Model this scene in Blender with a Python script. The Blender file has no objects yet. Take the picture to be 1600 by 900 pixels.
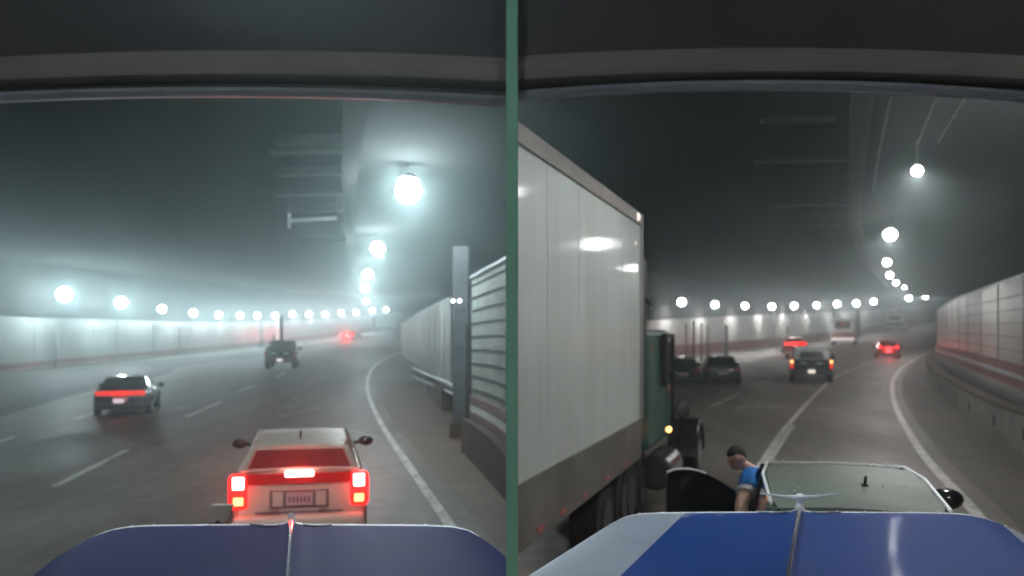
import bpy, bmesh, math, random
from mathutils import Vector, Matrix
random.seed(7)
PI = math.pi
sc = bpy.context.scene
COL = sc.collection

# ------------------------------------------------------------------ camera, world, exposure
H = 2.9            # eye height in the truck cab
FPX = 1400.0       # focal length in pixels of the 1600-wide photograph
HOR = 520.0        # row of the horizon
cam = bpy.data.cameras.new("camera")
cam.sensor_width = 36.0
cam.lens = 36.0 * FPX / 1600.0
cam.shift_y = (HOR - 450.0) / 1600.0
cam.clip_start = 0.05
cam.clip_end = 2000.0
cam.dof.use_dof = True
cam.dof.focus_distance = 4.2
cam.dof.aperture_fstop = cam.lens / 18.0
camo = bpy.data.objects.new("camera", cam)
COL.objects.link(camo)
camo.location = (0, 0, H)
camo.rotation_euler = (PI / 2, 0, 0)
sc.camera = camo

world = bpy.data.worlds.new("World")
sc.world = world
world.use_nodes = True
bg = world.node_tree.nodes["Background"]
bg.inputs[0].default_value = (0.55, 0.62, 0.72, 1)
bg.inputs[1].default_value = 0.04

sc.view_settings.view_transform = 'Standard'
sc.view_settings.look = 'None'
sc.view_settings.exposure = 0.22
sc.view_settings.gamma = 1.0
sc.render.engine = 'CYCLES'
sc.cycles.use_denoising = True
sc.cycles.max_bounces = 5
sc.cycles.diffuse_bounces = 3
sc.cycles.volume_bounces = 0
sc.cycles.sample_clamp_indirect = 3.0
sc.cycles.sample_clamp_direct = 0.0
sc.cycles.caustics_reflective = False
sc.cycles.caustics_refractive = False

P_CEIL_L, P_WALL_L = 440.0, 500.0
P_CEIL_R, P_WALL_R = 540.0, 720.0
HAZE = 0.0050

# ------------------------------------------------------------------ placing helpers
S = 1.208
DK = S * FPX / 1100.0
def U(px, py, d0):
    d = d0 * DK
    return Vector(((px - 800) / FPX * d, d, H + (HOR - py) / FPX * d))
def UD(px, py, d):
    return Vector(((px - 800) / FPX * d, d, H + (HOR - py) / FPX * d))
G0 = [(-60, 0), (20, 0), (28, .06), (36, .36), (45, .54), (55, .72), (70, 1.05), (85, 1.5), (100, 2.1),
      (130, 3.3), (150, 4.7), (180, 6.8), (260, 12.5)]
def g_raw(y):
    d0 = y / DK
    for (a, za), (b, zb) in zip(G0, G0[1:]):
        if d0 <= b:
            t = (d0 - a) / (b - a)
            return (za + (zb - za) * t) * S
    return G0[-1][1] * S
def g_s(y):
    return sum(g_raw(y + k * 2.0) for k in (-3, -2, -1, 0, 1, 2, 3)) / 7
STEP = 2.0
def gz(y):
    i = math.floor(y / STEP)
    t = y / STEP - i
    return g_s(i * STEP) * (1 - t) + g_s((i + 1) * STEP) * t
def GP(px, py, dz=0.0):
    """the road point seen at a pixel of the photograph"""
    d = 3.0
    while d < 420:
        if H + (HOR - py) / FPX * d <= gz(d):
            break
        d += 0.05
    return Vector(((px - 800) / FPX * d, d, gz(d) + dz))

# ------------------------------------------------------------------ materials
def mat(name, col, rough=0.6, metal=0.0, var=0.15, scale=3.0, bump=0.0, bscale=20.0, emis=None, estr=0.0,
        coat=0.0, spec=0.5, stretch=(1, 1, 1), rvar=0.0, col2=None):
    m = bpy.data.materials.new(name)
    m.use_nodes = True
    nt = m.node_tree
    b = nt.nodes["Principled BSDF"]
    b.inputs["Roughness"].default_value = rough
    b.inputs["Metallic"].default_value = metal
    b.inputs["Specular IOR Level"].default_value = spec
    if coat:
        b.inputs["Coat Weight"].default_value = coat
        b.inputs["Coat Roughness"].default_value = 0.08
    tc = nt.nodes.new("ShaderNodeTexCoord")
    mp = nt.nodes.new("ShaderNodeMapping")
    mp.inputs["Scale"].default_value = stretch
    nt.links.new(tc.outputs["Object"], mp.inputs[0])
    nz = nt.nodes.new("ShaderNodeTexNoise")
    nz.inputs["Scale"].default_value = scale
    nz.inputs["Detail"].default_value = 5
    nz.inputs["Roughness"].default_value = 0.6
    nt.links.new(mp.outputs[0], nz.inputs["Vector"])
    rp = nt.nodes.new("ShaderNodeValToRGB")
    rp.color_ramp.elements[0].position = 0.3
    rp.color_ramp.elements[1].position = 0.7
    lo = col2 if col2 else tuple(max(0, c * (1 - var)) for c in col)
    hi = tuple(min(1, c * (1 + var)) for c in col)
    rp.color_ramp.elements[0].color = (*lo, 1)
    rp.color_ramp.elements[1].color = (*hi, 1)
    nt.links.new(nz.outputs["Fac"], rp.inputs[0])
    nt.links.new(rp.outputs[0], b.inputs["Base Color"])
    if rvar:
        mr = nt.nodes.new("ShaderNodeMapRange")
        mr.inputs["From Min"].default_value = 0.3
        mr.inputs["From Max"].default_value = 0.7
        mr.inputs["To Min"].default_value = max(0.02, rough - rvar)
        mr.inputs["To Max"].default_value = min(1, rough + rvar)
        nt.links.new(nz.outputs["Fac"], mr.inputs["Value"])
        nt.links.new(mr.outputs[0], b.inputs["Roughness"])
    if bump:
        n2 = nt.nodes.new("ShaderNodeTexNoise")
        n2.inputs["Scale"].default_value = bscale
        n2.inputs["Detail"].default_value = 4
        nt.links.new(mp.outputs[0], n2.inputs["Vector"])
        bp = nt.nodes.new("ShaderNodeBump")
        bp.inputs["Strength"].default_value = bump
        bp.inputs["Distance"].default_value = 0.02
        nt.links.new(n2.outputs["Fac"], bp.inputs["Height"])
        nt.links.new(bp.outputs[0], b.inputs["Normal"])
    if emis:
        b.inputs["Emission Color"].default_value = (*emis, 1)
        b.inputs["Emission Strength"].default_value = estr
        m.cycles.emission_sampling = 'NONE'
    return m

M = {}
M['asphalt'] = mat('asphalt', (.18, .155, .125), .55, var=.3, scale=.35, bump=.25, bscale=60, rvar=.10, spec=.35, stretch=(1, .25, 1))
def wear(m, col, stretch, sc_, amt):
    nt = m.node_tree; b = nt.nodes['Principled BSDF']; src = b.inputs['Base Color'].links[0].from_socket
    tc = nt.nodes.new('ShaderNodeTexCoord'); mp = nt.nodes.new('ShaderNodeMapping'); mp.inputs['Scale'].default_value = stretch
    mp.inputs['Rotation'].default_value = (0, 0, math.radians(-4))
    nz = nt.nodes.new('ShaderNodeTexNoise'); nz.inputs['Scale'].default_value = sc_; nz.inputs['Detail'].default_value = 6; nz.inputs['Roughness'].default_value = .65
    rp = nt.nodes.new('ShaderNodeValToRGB'); rp.color_ramp.elements[0].position = .42; rp.color_ramp.elements[1].position = .62
    rp.color_ramp.elements[0].color = (0, 0, 0, 1); rp.color_ramp.elements[1].color = (amt, amt, amt, 1)
    mx = nt.nodes.new('ShaderNodeMix'); mx.data_type = 'RGBA'
    nt.links.new(tc.outputs['Object'], mp.inputs[0]); nt.links.new(mp.outputs[0], nz.inputs['Vector']); nt.links.new(nz.outputs['Fac'], rp.inputs[0])
    nt.links.new(rp.outputs[0], mx.inputs[0]); nt.links.new(src, mx.inputs[6]); mx.inputs[7].default_value = (*col, 1)
    nt.links.new(mx.outputs[2], b.inputs['Base Color'])
wear(M['asphalt'], (.055, .050, .042), (1, .04, 1), .9, .5)
wear(M['asphalt'], (.05, .045, .04), (1, .8, 1), 2.2, .45)
M['shoulder'] = mat('dirty_shoulder', (.035, .030, .027), .7, var=.4, scale=.6, bump=.2)
M['paint'] = mat('road_paint', (.62, .60, .54), .5, var=.25, scale=5)
M['worn_paint'] = mat('worn_road_paint', (.30, .29, .26), .6, var=.5, scale=7)
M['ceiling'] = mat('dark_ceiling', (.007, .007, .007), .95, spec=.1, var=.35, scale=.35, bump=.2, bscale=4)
M['beam'] = mat('beam_concrete', (.030, .031, .031), .8, var=.3, scale=2)
M['tile_l'] = mat('pale_wall_panel', (.25, .265, .255), .35, var=.12, scale=.5, stretch=(1, 1, .2), rvar=.08)
M['tile_r'] = mat('pale_wall_panel_grey', (.25, .255, .235), .35, var=.2, scale=.6, stretch=(1, 1, .2), rvar=.08)
M['band'] = mat('red_brown_band', (.17, .070, .060), .6, var=.3, scale=.7)
M['darkwall'] = mat('dark_concrete', (.018, .018, .018), .9, var=.35, scale=.5, bump=.2, bscale=6)  # one even dark tone for upper walls and girders
M['concrete'] = mat('concrete', (.20, .19, .165), .8, var=.25, scale=1.5, bump=.3, bscale=12)
M['browncon'] = mat('brown_stained_concrete', (.070, .048, .032), .8, var=.4, scale=.8, bump=.3, bscale=8)
M['seam'] = mat('dark_seam', (.03, .03, .03), .7)
M['hole'] = mat('hole_shade', (.008, .008, .008), .9)
M['galv'] = mat('galvanised_steel', (.38, .41, .43), .45, metal=.6, var=.2, scale=4)
M['black'] = mat('black_rubber', (.012, .012, .012), .7)
M['blackgloss'] = mat('black_gloss_paint', (.012, .014, .014), .18, coat=.6, var=.2)
M['darkgrey'] = mat('dark_trim', (.05, .05, .055), .5)
M['glass'] = mat('dark_car_glass', (.010, .012, .013), .08, spec=.9)
M['chrome'] = mat('chrome', (.75, .76, .78), .15, metal=1, var=.05)
M['bright'] = mat('chrome_shine_pale', (0.85, .86, .88), .4, metal=.0, var=.1, scale=12)  # pale matte colour carries the shine of chrome
M['rim'] = mat('wheel_rim', (.4, .4, .4), .35, metal=.8)
M['post'] = mat('green_paint', (.12, .255, .185), .8, var=.03, scale=1.5, spec=.2)
M['silver'] = mat('silver_beige_paint', (.60, .57, .47), .45, coat=.1, var=.06)
M['navy'] = mat('navy_paint', (.014, .022, .055), .25, coat=.5, var=.15)
M['charcoal'] = mat('charcoal_paint', (.03, .032, .035), .3, coat=.4)
M['maroon'] = mat('maroon_paint', (.16, .015, .02), .3, coat=.4)
M['redpaint'] = mat('red_paint', (.30, .04, .03), .35, coat=.3)
M['whitepaint'] = mat('white_paint', (.80, .80, .78), .4, var=.08)
M['hood'] = mat('blue_hood_paint', (.003, .042, .215), .6, spec=.06, coat=.06, var=.06, scale=1.0)
M['hood_dull'] = mat('dull_navy_hood_paint', (.009, .013, .075), .6, spec=.05, var=.2, scale=1.5)
M['hood_white'] = mat('pale_grey_hood_paint', (.27, .31, .38), .5, spec=.2, var=.08)
M['trailer'] = mat('white_trailer_panel', (.68, .79, .745), .40, coat=.6, var=.08, scale=.4, stretch=(1, 1, .15), bump=.03, bscale=1.2)
wear(M['trailer'], (.34, .36, .31), (1, 1, .12), 2.0, .25)
wear(M['paint'], (.13, .12, .10), (1, .35, 1), 3.5, .6)
M['trailer_low'] = mat('dirty_grey_skirt', (.16, .155, .14), .55, var=.35, scale=1.3)
M['rail'] = mat('aluminium_rail', (.32, .31, .29), .4, metal=.5)
M['cabgreen'] = mat('green_cab_paint', (.045, .125, .105), .5, coat=.1, var=.12)
M['header'] = mat('dark_headliner', (.019, .016, .018), .9, var=.25, scale=1.5)
M['header_pad'] = mat('grey_padding', (.095, .080, .074), .9, var=.15, scale=2)
M['header_rim'] = mat('rim_trim', (.13, .14, .16), .45, var=.2, scale=3)
M['skin'] = mat('skin', (.80, .48, .38), .5, var=.06, scale=8)
M['hair'] = mat('dark_hair', (.020, .017, .015), .7, bump=.5, bscale=90)
M['shirt'] = mat('bright_blue_shirt', (.015, .20, .62), .8, var=.1, scale=10)
M['jeans'] = mat('dark_trousers', (.02, .025, .04), .9)
M['cuff'] = mat('pale_cuff', (.55, .58, .62), .8)
M['plate'] = mat('licence_plate', (.55, .42, .44), .5, var=.1)
M['plate_ink'] = mat('plate_marks', (.15, .07, .10), .5)
M['lamp_l'] = mat('lamp_lens_cool', (.8, .9, .95), .3, emis=(.80, .97, 1.0), estr=60)
M['lamp_r'] = mat('lamp_lens_white', (.9, .9, .95), .3, emis=(.93, .95, 1.0), estr=45)
M['glint'] = mat('small_lamp_and_glint', (.8, .9, .95), .3, emis=(.85, .95, 1.0), estr=9)  # serves the column lamps and the put-in glints of ceiling fittings
def lens_mat(name, colr, strength):
    m = bpy.data.materials.new(name); m.use_nodes = True; nt = m.node_tree
    nt.nodes.remove(nt.nodes['Principled BSDF'])
    e = nt.nodes.new('ShaderNodeEmission'); e.inputs[0].default_value = (*colr, 1); e.inputs[1].default_value = strength
    tr = nt.nodes.new('ShaderNodeBsdfTransparent'); ad = nt.nodes.new('ShaderNodeAddShader')
    nt.links.new(e.outputs[0], ad.inputs[0]); nt.links.new(tr.outputs[0], ad.inputs[1])
    nt.links.new(ad.outputs[0], nt.nodes['Material Output'].inputs['Surface'])
    m.cycles.emission_sampling = 'NONE'
    return m
M['lamp_l'] = lens_mat('clear_lamp_lens_cool', (.80, .97, 1.0), 40)
M['lamp_r'] = lens_mat('clear_lamp_lens_white', (1.0, .98, .98), 30)
M['brake'] = mat('brake_lens', (.6, .03, .02), .3, emis=(1.0, .006, .005), estr=5)
M['brake_hot'] = mat('brake_bulb', (.9, .6, .6), .3, emis=(1.0, .60, .60), estr=6)
M['brake_far'] = mat('brake_lens_far', (.6, .03, .03), .3, emis=(1.0, .014, .012), estr=7)
M['tail'] = mat('tail_lens', (.5, .03, .02), .3, emis=(1.0, .035, .02), estr=.8)
M['tail_dim'] = mat('tail_lens_unlit', (.35, .03, .02), .25)
M['amber'] = mat('amber_lens', (.8, .3, .05), .3, emis=(1.0, .50, .16), estr=3)
M['whiteglow'] = mat('white_lens_and_glow', (.8, .8, .8), .3, emis=(1, .85, .75), estr=.9)  # real marker lenses, plus glow put into plates and a bumper

# ------------------------------------------------------------------ mesh helpers
class MB:
    def __init__(s): s.v = []; s.f = []
    def add(s, vs, fs):
        o = len(s.v); s.v += [Vector(v) for v in vs]; s.f += [[i + o for i in f] for f in fs]; return s
    def box(s, c, size, rz=0.0, R=None):
        c = Vector(c); hx, hy, hz = [k / 2 for k in size]
        Rm = R if R is not None else Matrix.Rotation(rz, 3, 'Z')
        vs = [c + Rm @ Vector((sx * hx, sy * hy, sz * hz)) for sx, sy, sz in
              ((-1,-1,-1),(1,-1,-1),(1,1,-1),(-1,1,-1),(-1,-1,1),(1,-1,1),(1,1,1),(-1,1,1))]
        return s.add(vs, [(0,3,2,1),(4,5,6,7),(0,1,5,4),(1,2,6,5),(2,3,7,6),(3,0,4,7)])
    def hexa(s, b4, t4):
        return s.add(list(b4) + list(t4), [(0,3,2,1),(4,5,6,7),(0,1,5,4),(1,2,6,5),(2,3,7,6),(3,0,4,7)])
    def bar(s, a, b, w, h, up=(0, 0, 1)):
        a = Vector(a); b = Vector(b); d = (b - a).normalized(); u = Vector(up)
        r = d.cross(u)
        if r.length < 1e-4: r = d.cross(Vector((1, 0, 0)))
        r.normalize(); u = r.cross(d)
        r *= w / 2; u *= h / 2
        return s.hexa([a - r - u, a + r - u, b + r - u, b - r - u], [a - r + u, a + r + u, b + r + u, b - r + u])
    def tube(s, pts, r, n=10, cap=True):
        pts = [Vector(p) for p in pts]; rs = r if isinstance(r, (list, tuple)) else [r] * len(pts)
        rings = []; prev = None
        for i, p in enumerate(pts):
            d = (pts[min(i + 1, len(pts) - 1)] - pts[max(i - 1, 0)]).normalized()
            u = prev if prev is not None else (Vector((0, 0, 1)) if abs(d.z) < .9 else Vector((1, 0, 0)))
            a = d.cross(u).normalized(); u = a.cross(d).normalized(); prev = u
            rings.append([p + (a * math.cos(t) + u * math.sin(t)) * rs[i] for t in [2 * PI * k / n for k in range(n)]])
        vs = [v for R in rings for v in R]
        fs = [(i * n + k, i * n + (k + 1) % n, (i + 1) * n + (k + 1) % n, (i + 1) * n + k)
              for i in range(len(pts) - 1) for k in range(n)]
        if cap: fs += [tuple(range(n))[::-1], tuple((len(pts) - 1) * n + k for k in range(n))]
        return s.add(vs, fs)
    def cyl(s, a, b, r, n=20): return s.tube([a, b], r, n)
    def loft(s, rings, cap=True, closed=True):
        n = len(rings[0]); vs = [v for R in rings for v in R]; fs = []
        for i in range(len(rings) - 1):
            for k in range(n if closed else n - 1):
                fs.append((i * n + k, i * n + (k + 1) % n, (i + 1) * n + (k + 1) % n, (i + 1) * n + k))
        if cap: fs += [tuple(range(n))[::-1], tuple((len(rings) - 1) * n + k for k in range(n))]
        return s.add(vs, fs)
    def sphere(s, c, r, n=16, m=10, sq=(1, 1, 1)):
        c = Vector(c); vs = [c + Vector((0, 0, r * sq[2]))]
        for i in range(1, m):
            t = PI * i / m
            for k in range(n):
                p = 2 * PI * k / n
                vs.append(c + Vector((r * sq[0] * math.sin(t) * math.cos(p), r * sq[1] * math.sin(t) * math.sin(p), r * sq[2] * math.cos(t))))
        vs.append(c - Vector((0, 0, r * sq[2])))
        fs = [(0, 1 + k, 1 + (k + 1) % n) for k in range(n)]
        for i in range(m - 2):
            for k in range(n):
                a = 1 + i * n
                fs.append((a + k, a + n + k, a + n + (k + 1) % n, a + (k + 1) % n))
        a = 1 + (m - 2) * n
        fs += [(a + k, len(vs) - 1, a + (k + 1) % n) for k in range(n)]
        return s.add(vs, fs)

OFF = {}
def link(o, parent=None):
    COL.objects.link(o)
    if parent is not None: o.parent = parent
def tag(o, label=None, cat=None, group=None, kind=None):
    if label: o['label'] = label
    if cat: o['category'] = cat
    if group: o['group'] = group
    if kind: o['kind'] = kind
    return o
def empty(name, loc, rz=0.0, world=False):
    o = bpy.data.objects.new(name, None); o.empty_display_size = .2
    link(o); o.location = loc; o.rotation_euler = (0, 0, rz)
    OFF[o] = Vector(loc) if world else Vector((0, 0, 0))
    return o
def obj(name, mb, m, parent=None, bevel=0.0, smooth=False, clip=0, subd=0, base=None, seg=2):
    """link one mesh; clip=-1 keeps what stands left of the green post, +1 what stands right of it"""
    off = OFF.get(parent, Vector((0, 0, 0))) if parent is not None else (Vector(base) if base is not None else Vector((0, 0, 0)))
    me = bpy.data.meshes.new(name)
    me.from_pydata([tuple(v - off) for v in mb.v], [], mb.f)
    bm = bmesh.new(); bm.from_mesh(me)
    bmesh.ops.recalc_face_normals(bm, faces=bm.faces)
    if clip:
        k = 9.0 / FPX
        nrm = Vector((clip, -k, 0)).normalized()
        geom = bm.verts[:] + bm.edges[:] + bm.faces[:]
        r = bmesh.ops.bisect_plane(bm, geom=geom, dist=1e-5, plane_co=-off, plane_no=nrm, clear_inner=True)
        ed = [e for e in r['geom_cut'] if isinstance(e, bmesh.types.BMEdge)]
        if ed: bmesh.ops.holes_fill(bm, edges=ed, sides=0)
    if smooth:
        for f in bm.faces: f.smooth = True
        for e in bm.edges:
            if len(e.link_faces) == 2 and e.calc_face_angle(0) > .6: e.smooth = False
    bm.to_mesh(me); bm.free()
    me.materials.append(m)
    o = bpy.data.objects.new(name, me); link(o, parent)
    if parent is None and base is not None: o.location = base
    OFF[o] = off
    if bevel:
        md = o.modifiers.new("bevel", 'BEVEL'); md.width = bevel; md.segments = seg; md.limit_method = 'ANGLE'; md.angle_limit = .6
    if subd:
        md = o.modifiers.new("subd", 'SUBSURF'); md.levels = subd; md.render_levels = subd
    return o
def copy_tree(o, parent=None):
    c = o.copy(); COL.objects.link(c); c.parent = parent
    for ch in o.children: copy_tree(ch, c)
    return c
def light(name, loc, power, col, radius, parent=None, down=False):
    l = bpy.data.lights.new(name, 'SPOT' if down else 'POINT')
    if down: l.spot_size = math.radians(168); l.spot_blend = .35
    l.energy = power; l.color = col; l.shadow_soft_size = radius
    o = bpy.data.objects.new(name, l); link(o, parent); o.location = loc
    return o

# ------------------------------------------------------------------ ground, markings, ceiling
YS = [k * STEP for k in range(-20, 186)]
XS = [-120, -80, -50, -30, -20, -10, 0, 10, 20, 30, 50, 80, 120, 180, 260]
def sheet(name, m, zf):
    mb = MB(); n = len(XS)
    mb.v = [Vector((x, y, zf(y))) for y in YS for x in XS]
    mb.f = [[j * n + i, j * n + i + 1, (j + 1) * n + i + 1, (j + 1) * n + i] for j in range(len(YS) - 1) for i in range(n - 1)]
    return tag(obj(name, mb, m), kind='structure')
sheet('road', M['asphalt'], gz)
CH = 5.75 * S
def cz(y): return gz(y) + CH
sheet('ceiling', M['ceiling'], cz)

def resample(pts, step=.8):
    out = [pts[0]]
    for a, b in zip(pts, pts[1:]):
        n = max(1, int((b - a).length / step))
        out += [a.lerp(b, k / n) for k in range(1, n + 1)]
    return out
def smooth_path(pts, n=6):
    """Catmull-Rom through the points"""
    P = [pts[0] * 2 - pts[1]] + list(pts) + [pts[-1] * 2 - pts[-2]]
    out = []
    for i in range(1, len(P) - 2):
        p0, p1, p2, p3 = P[i - 1:i + 3]
        for k in range(n):
            t = k / n
            out.append(.5 * ((2 * p1) + (p2 - p0) * t + (2 * p0 - 5 * p1 + 4 * p2 - p3) * t * t + (3 * p1 - p0 - 3 * p2 + p3) * t ** 3))
    out.append(P[-2]); return out
def stripe(mb, pts, w, dz=.012):
    pts = resample(pts)
    L = []
    for i, p in enumerate(pts):
        d = pts[min(i + 1, len(pts) - 1)] - pts[max(i - 1, 0)]
        nrm = Vector((-d.y, d.x, 0)).normalized() * w / 2
        for q in (p + nrm, p - nrm): L.append(Vector((q.x, q.y, gz(q.y) + dz)))
    mb.add(L, [(2 * i, 2 * i + 1, 2 * i + 3, 2 * i + 2) for i in range(len(pts) - 1)])
def area(name, m, rows, dz, clip=0):
    """a sheet lying on the road between two pixel borders"""
    mb = MB(); n = 7; L = []
    for a, b in rows:
        for k in range(n):
            q = a.lerp(b, k / (n - 1)); L.append(Vector((q.x, q.y, gz(q.y) + dz)))
    mb.add(L, [(i * n + k, i * n + k + 1, (i + 1) * n + k + 1, (i + 1) * n + k) for i in range(len(rows) - 1) for k in range(n - 1)])
    return tag(obj(name, mb, m, clip=clip), kind='structure')

# left carriageway
edgeL = smooth_path([GP(*p) for p in ((760, 905), (695, 810), (640, 730), (600, 670), (580, 630), (574, 605), (577, 585), (590, 568), (612, 556), (640, 546))])
mb = MB(); stripe(mb, edgeL, .17); tag(obj('edge_line', mb, M['paint'], clip=-1), kind='structure')
mb = MB()
for a, b in (((85, 761), (200, 703)), ((291, 652), (345, 628)), ((372, 612), (398, 602)), ((430, 590), (447, 583)), ((-40, 706), (22, 683)), ((120, 655), (158, 642)), ((262, 640), (290, 636))):
    stripe(mb, [GP(*a), GP(*b)], .17)
tag(obj('lane_dashes', mb, M['paint']), kind='structure')
mb = MB()
for x, y in ((439, 650), (452, 636), (462, 622), (470, 611)):
    a = GP(x - 6, y); stripe(mb, [a, a + Vector((.36, 0, 0))], .5)
for x, y in ((468, 644), (482, 640), (495, 638)):
    a = GP(x - 3, y); stripe(mb, [a, a + Vector((.2, 0, 0))], .6)
stripe(mb, [GP(480, 600), GP(520, 586)], .12)
tag(obj('worn_marking', mb, M['worn_paint']), kind='structure')
# right carriageway
edgeR = smooth_path([GP(*p) for p in ((1590, 900), (1520, 798), (1467, 740), (1433, 697), (1400, 637), (1394, 605), (1400, 586), (1420, 567), (1459, 547), (1500, 536))])
mb = MB(); stripe(mb, edgeR, .2); tag(obj('edge_line', mb, M['paint']), kind='structure')
mb = MB()
laneR = smooth_path([GP(*p) for p in ((1150, 790), (1190, 725), (1235, 660), (1285, 606), (1320, 583), (1372, 562))])
stripe(mb, laneR, .17)
stripe(mb, [GP(1192, 738), GP(1228, 682), GP(1240, 665)], .12)
stripe(mb, [GP(1111, 636), GP(1153, 616)], .17); stripe(mb, [GP(1190, 597), GP(1212, 588)], .17)
tag(obj('lane_line', mb, M['paint']), kind='structure')
mb = MB()
a = GP(1160, 636); b = GP(1218, 636); stripe(mb, [a, b], .6)
stripe(mb, [GP(1150, 640), GP(1168, 630)], .2)
a = GP(1282, 640); stripe(mb, [a, a + Vector((.5, .3, 0))], .9)
stripe(mb, [GP(1415, 541), GP(1428, 538)], .3)
tag(obj('worn_marking', mb, M['worn_paint']), kind='structure')
# shoulders
area('shoulder', M['shoulder'], [(GP(-140, 640), GP(-140, 735)), (GP(0, 586), GP(0, 652)), (GP(80, 580), GP(80, 627)), (GP(160, 570), GP(160, 606)),
     (GP(260, 561), GP(260, 585)), (GP(400, 548), GP(400, 558)), (GP(500, 536), GP(500, 541)), (GP(580, 524), GP(580, 527))], .007)
rowsL = []
for i in range(3, 34):
    e = edgeL[min(i, len(edgeL) - 1)]
    rowsL.append((e + Vector((.45, 0, 0)), e + Vector((6, 0, 0))))
area('shoulder', mat('brown_shoulder', (.115, .080, .048), .6, var=.35, scale=.8, bump=.2), rowsL, .007, clip=-1)
rowsR = [(p + Vector((.4, -.2, 0)), p + Vector((7, -2, 0))) for p in edgeR[1:50]]
area('shoulder', mat('grey_brown_shoulder', (.075, .062, .046), .65, var=.3, scale=.8, bump=.2), rowsR, .007)

# ------------------------------------------------------------------ walls
def wall(name, label, path, parts, clip=0, group=None):
    """path: plan points (x,y,base z, top z); parts: (name, material, z0 fraction or offset function, ...)"""
    base = Vector((path[0][0], path[0][1], path[0][2]))
    t = empty(name, base, world=True); tag(t, label, 'wall', group)
    P = [Vector((p[0], p[1], 0)) for p in path]
    for pn, m, zf0, zf1, inn, thick in parts:
        mb = MB(); rings = []
        for i, p in enumerate(P):
            d = (P[min(i + 1, len(P) - 1)] - P[max(i - 1, 0)]).normalized()
            nrm = Vector((d.y, -d.x, 0))
            if SIDE[0] > 0: nrm = -nrm
            b, tp = path[i][2], path[i][3]
            z0, z1 = zf0(b, tp, p.y), zf1(b, tp, p.y)
            a = p + nrm * inn; c = p + nrm * (inn - thick)
            rings.append([Vector((a.x, a.y, z0)), Vector((a.x, a.y, z1)), Vector((c.x, c.y, z1)), Vector((c.x, c.y, z0))])
        mb.loft(rings)
        obj(pn, mb, m, t, clip=clip)
    return t
SIDE = [0]   # 0: face turned to the right of the travel direction, 1: to the left
def seams(t, path, zlo, zhi, every, m, inn, w=.05, clip=0, n_max=60):
    mb = MB(); acc = 0; k = 0
    for i in range(len(path) - 1):
        a = Vector(path[i][:2] + (0,)); b = Vector(path[i + 1][:2] + (0,)); L = (b - a).length; d = (b - a) / L
        nrm = Vector((d.y, -d.x, 0)) * (-1 if SIDE[0] else 1)
        s = every - acc
        while s < L:
            p = a + d * s + nrm * inn; tt = s / L
            lo = path[i][2] * (1 - tt) + path[i + 1][2] * tt; hi = path[i][3] * (1 - tt) + path[i + 1][3] * tt
            z0 = lo + zlo; z1 = hi - zhi
            mb.box((p.x, p.y, (z0 + z1) / 2), (.02, w, z1 - z0), rz=math.atan2(d.y, d.x) - PI / 2)
            s += every
        acc = (acc + L) % every
    obj('panel_joints', mb, m, t, clip=clip)
def dense(rows, n=5):
    pts = smooth_path([Vector((a, b, c)) for a, b, c, d in rows], n)
    tp = smooth_path([Vector((d, 0, 0)) for a, b, c, d in rows], n)
    return [(p.x, p.y, p.z, q.x) for p, q in zip(pts, tp)]

# left carriageway, far wall
LW = []
for px, py, pt, d0 in ((-260, 600, 478, 28), (-120, 588, 485, 32), (0, 577, 492, 36), (100, 569, 497, 40.8), (200, 560, 500, 47.5), (302, 551, 503, 57), (400, 543, 503, 70),
                   (483, 535, 499, 87), (557, 524, 494, 110), (603, 515, 490, 128), (645, 508, 487, 150), (720, 500, 484, 180)):
    a = U(px, py, d0); b = U(px, pt, d0); LW.append((a.x, a.y, gz(a.y) - .05, b.z))
LW = dense(LW)
SIDE[0] = 0
wl = wall('tunnel_wall', 'pale panelled tunnel wall under the lamp row, across the road from the silver car', LW, [
    ('kerb', M['concrete'], lambda b, t, y: b, lambda b, t, y: b + .22, .55, .6),
    ('base_band', M['band'], lambda b, t, y: b, lambda b, t, y: b + .22 + .35, .06, .3),
    ('wall_panels', M['tile_l'], lambda b, t, y: b + .57, lambda b, t, y: t, 0, .3),
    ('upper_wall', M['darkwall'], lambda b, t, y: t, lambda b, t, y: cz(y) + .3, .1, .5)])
seams(wl, LW, .6, .05, 4.0, mat('soft_joint', (.30, .33, .32), .6), .012, .06)
# right carriageway, far wall
RW = []
for px, py, pt, d0 in ((935, 600, 510, 40), (985, 582, 503, 43.5), (1042, 567, 498, 48), (1117, 556, 495, 55.4), (1206, 545, 491, 67.6), (1300, 528, 488, 88), (1365, 518, 484, 108), (1420, 506, 478, 130),
                   (1464, 497, 472, 150), (1500, 490, 468, 170)):
    a = U(px, py, d0); b = U(px, pt, d0); RW.append((a.x, a.y, gz(a.y) - .05, b.z))
RW = dense(RW)
wr = wall('tunnel_wall', 'long grey tunnel wall with dark red base band, behind the white box truck and the red car', RW, [
    ('kerb', M['concrete'], lambda b, t, y: b, lambda b, t, y: b + .2, .5, .5),
    ('base_band', M['band'], lambda b, t, y: b, lambda b, t, y: b + .2 + .95, .05, .3),
    ('wall_panels', mat('far_wall_panel', (.40, .405, .385), .4, var=.15, scale=.5), lambda b, t, y: b + 1.15, lambda b, t, y: t, 0, .3),
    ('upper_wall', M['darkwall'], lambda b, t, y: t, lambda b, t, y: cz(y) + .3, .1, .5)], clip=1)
seams(wr, RW, 1.2, .05, 5.0, mat('soft_joint_grey', (.20, .21, .20), .6), .012, .08, clip=1)

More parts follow.
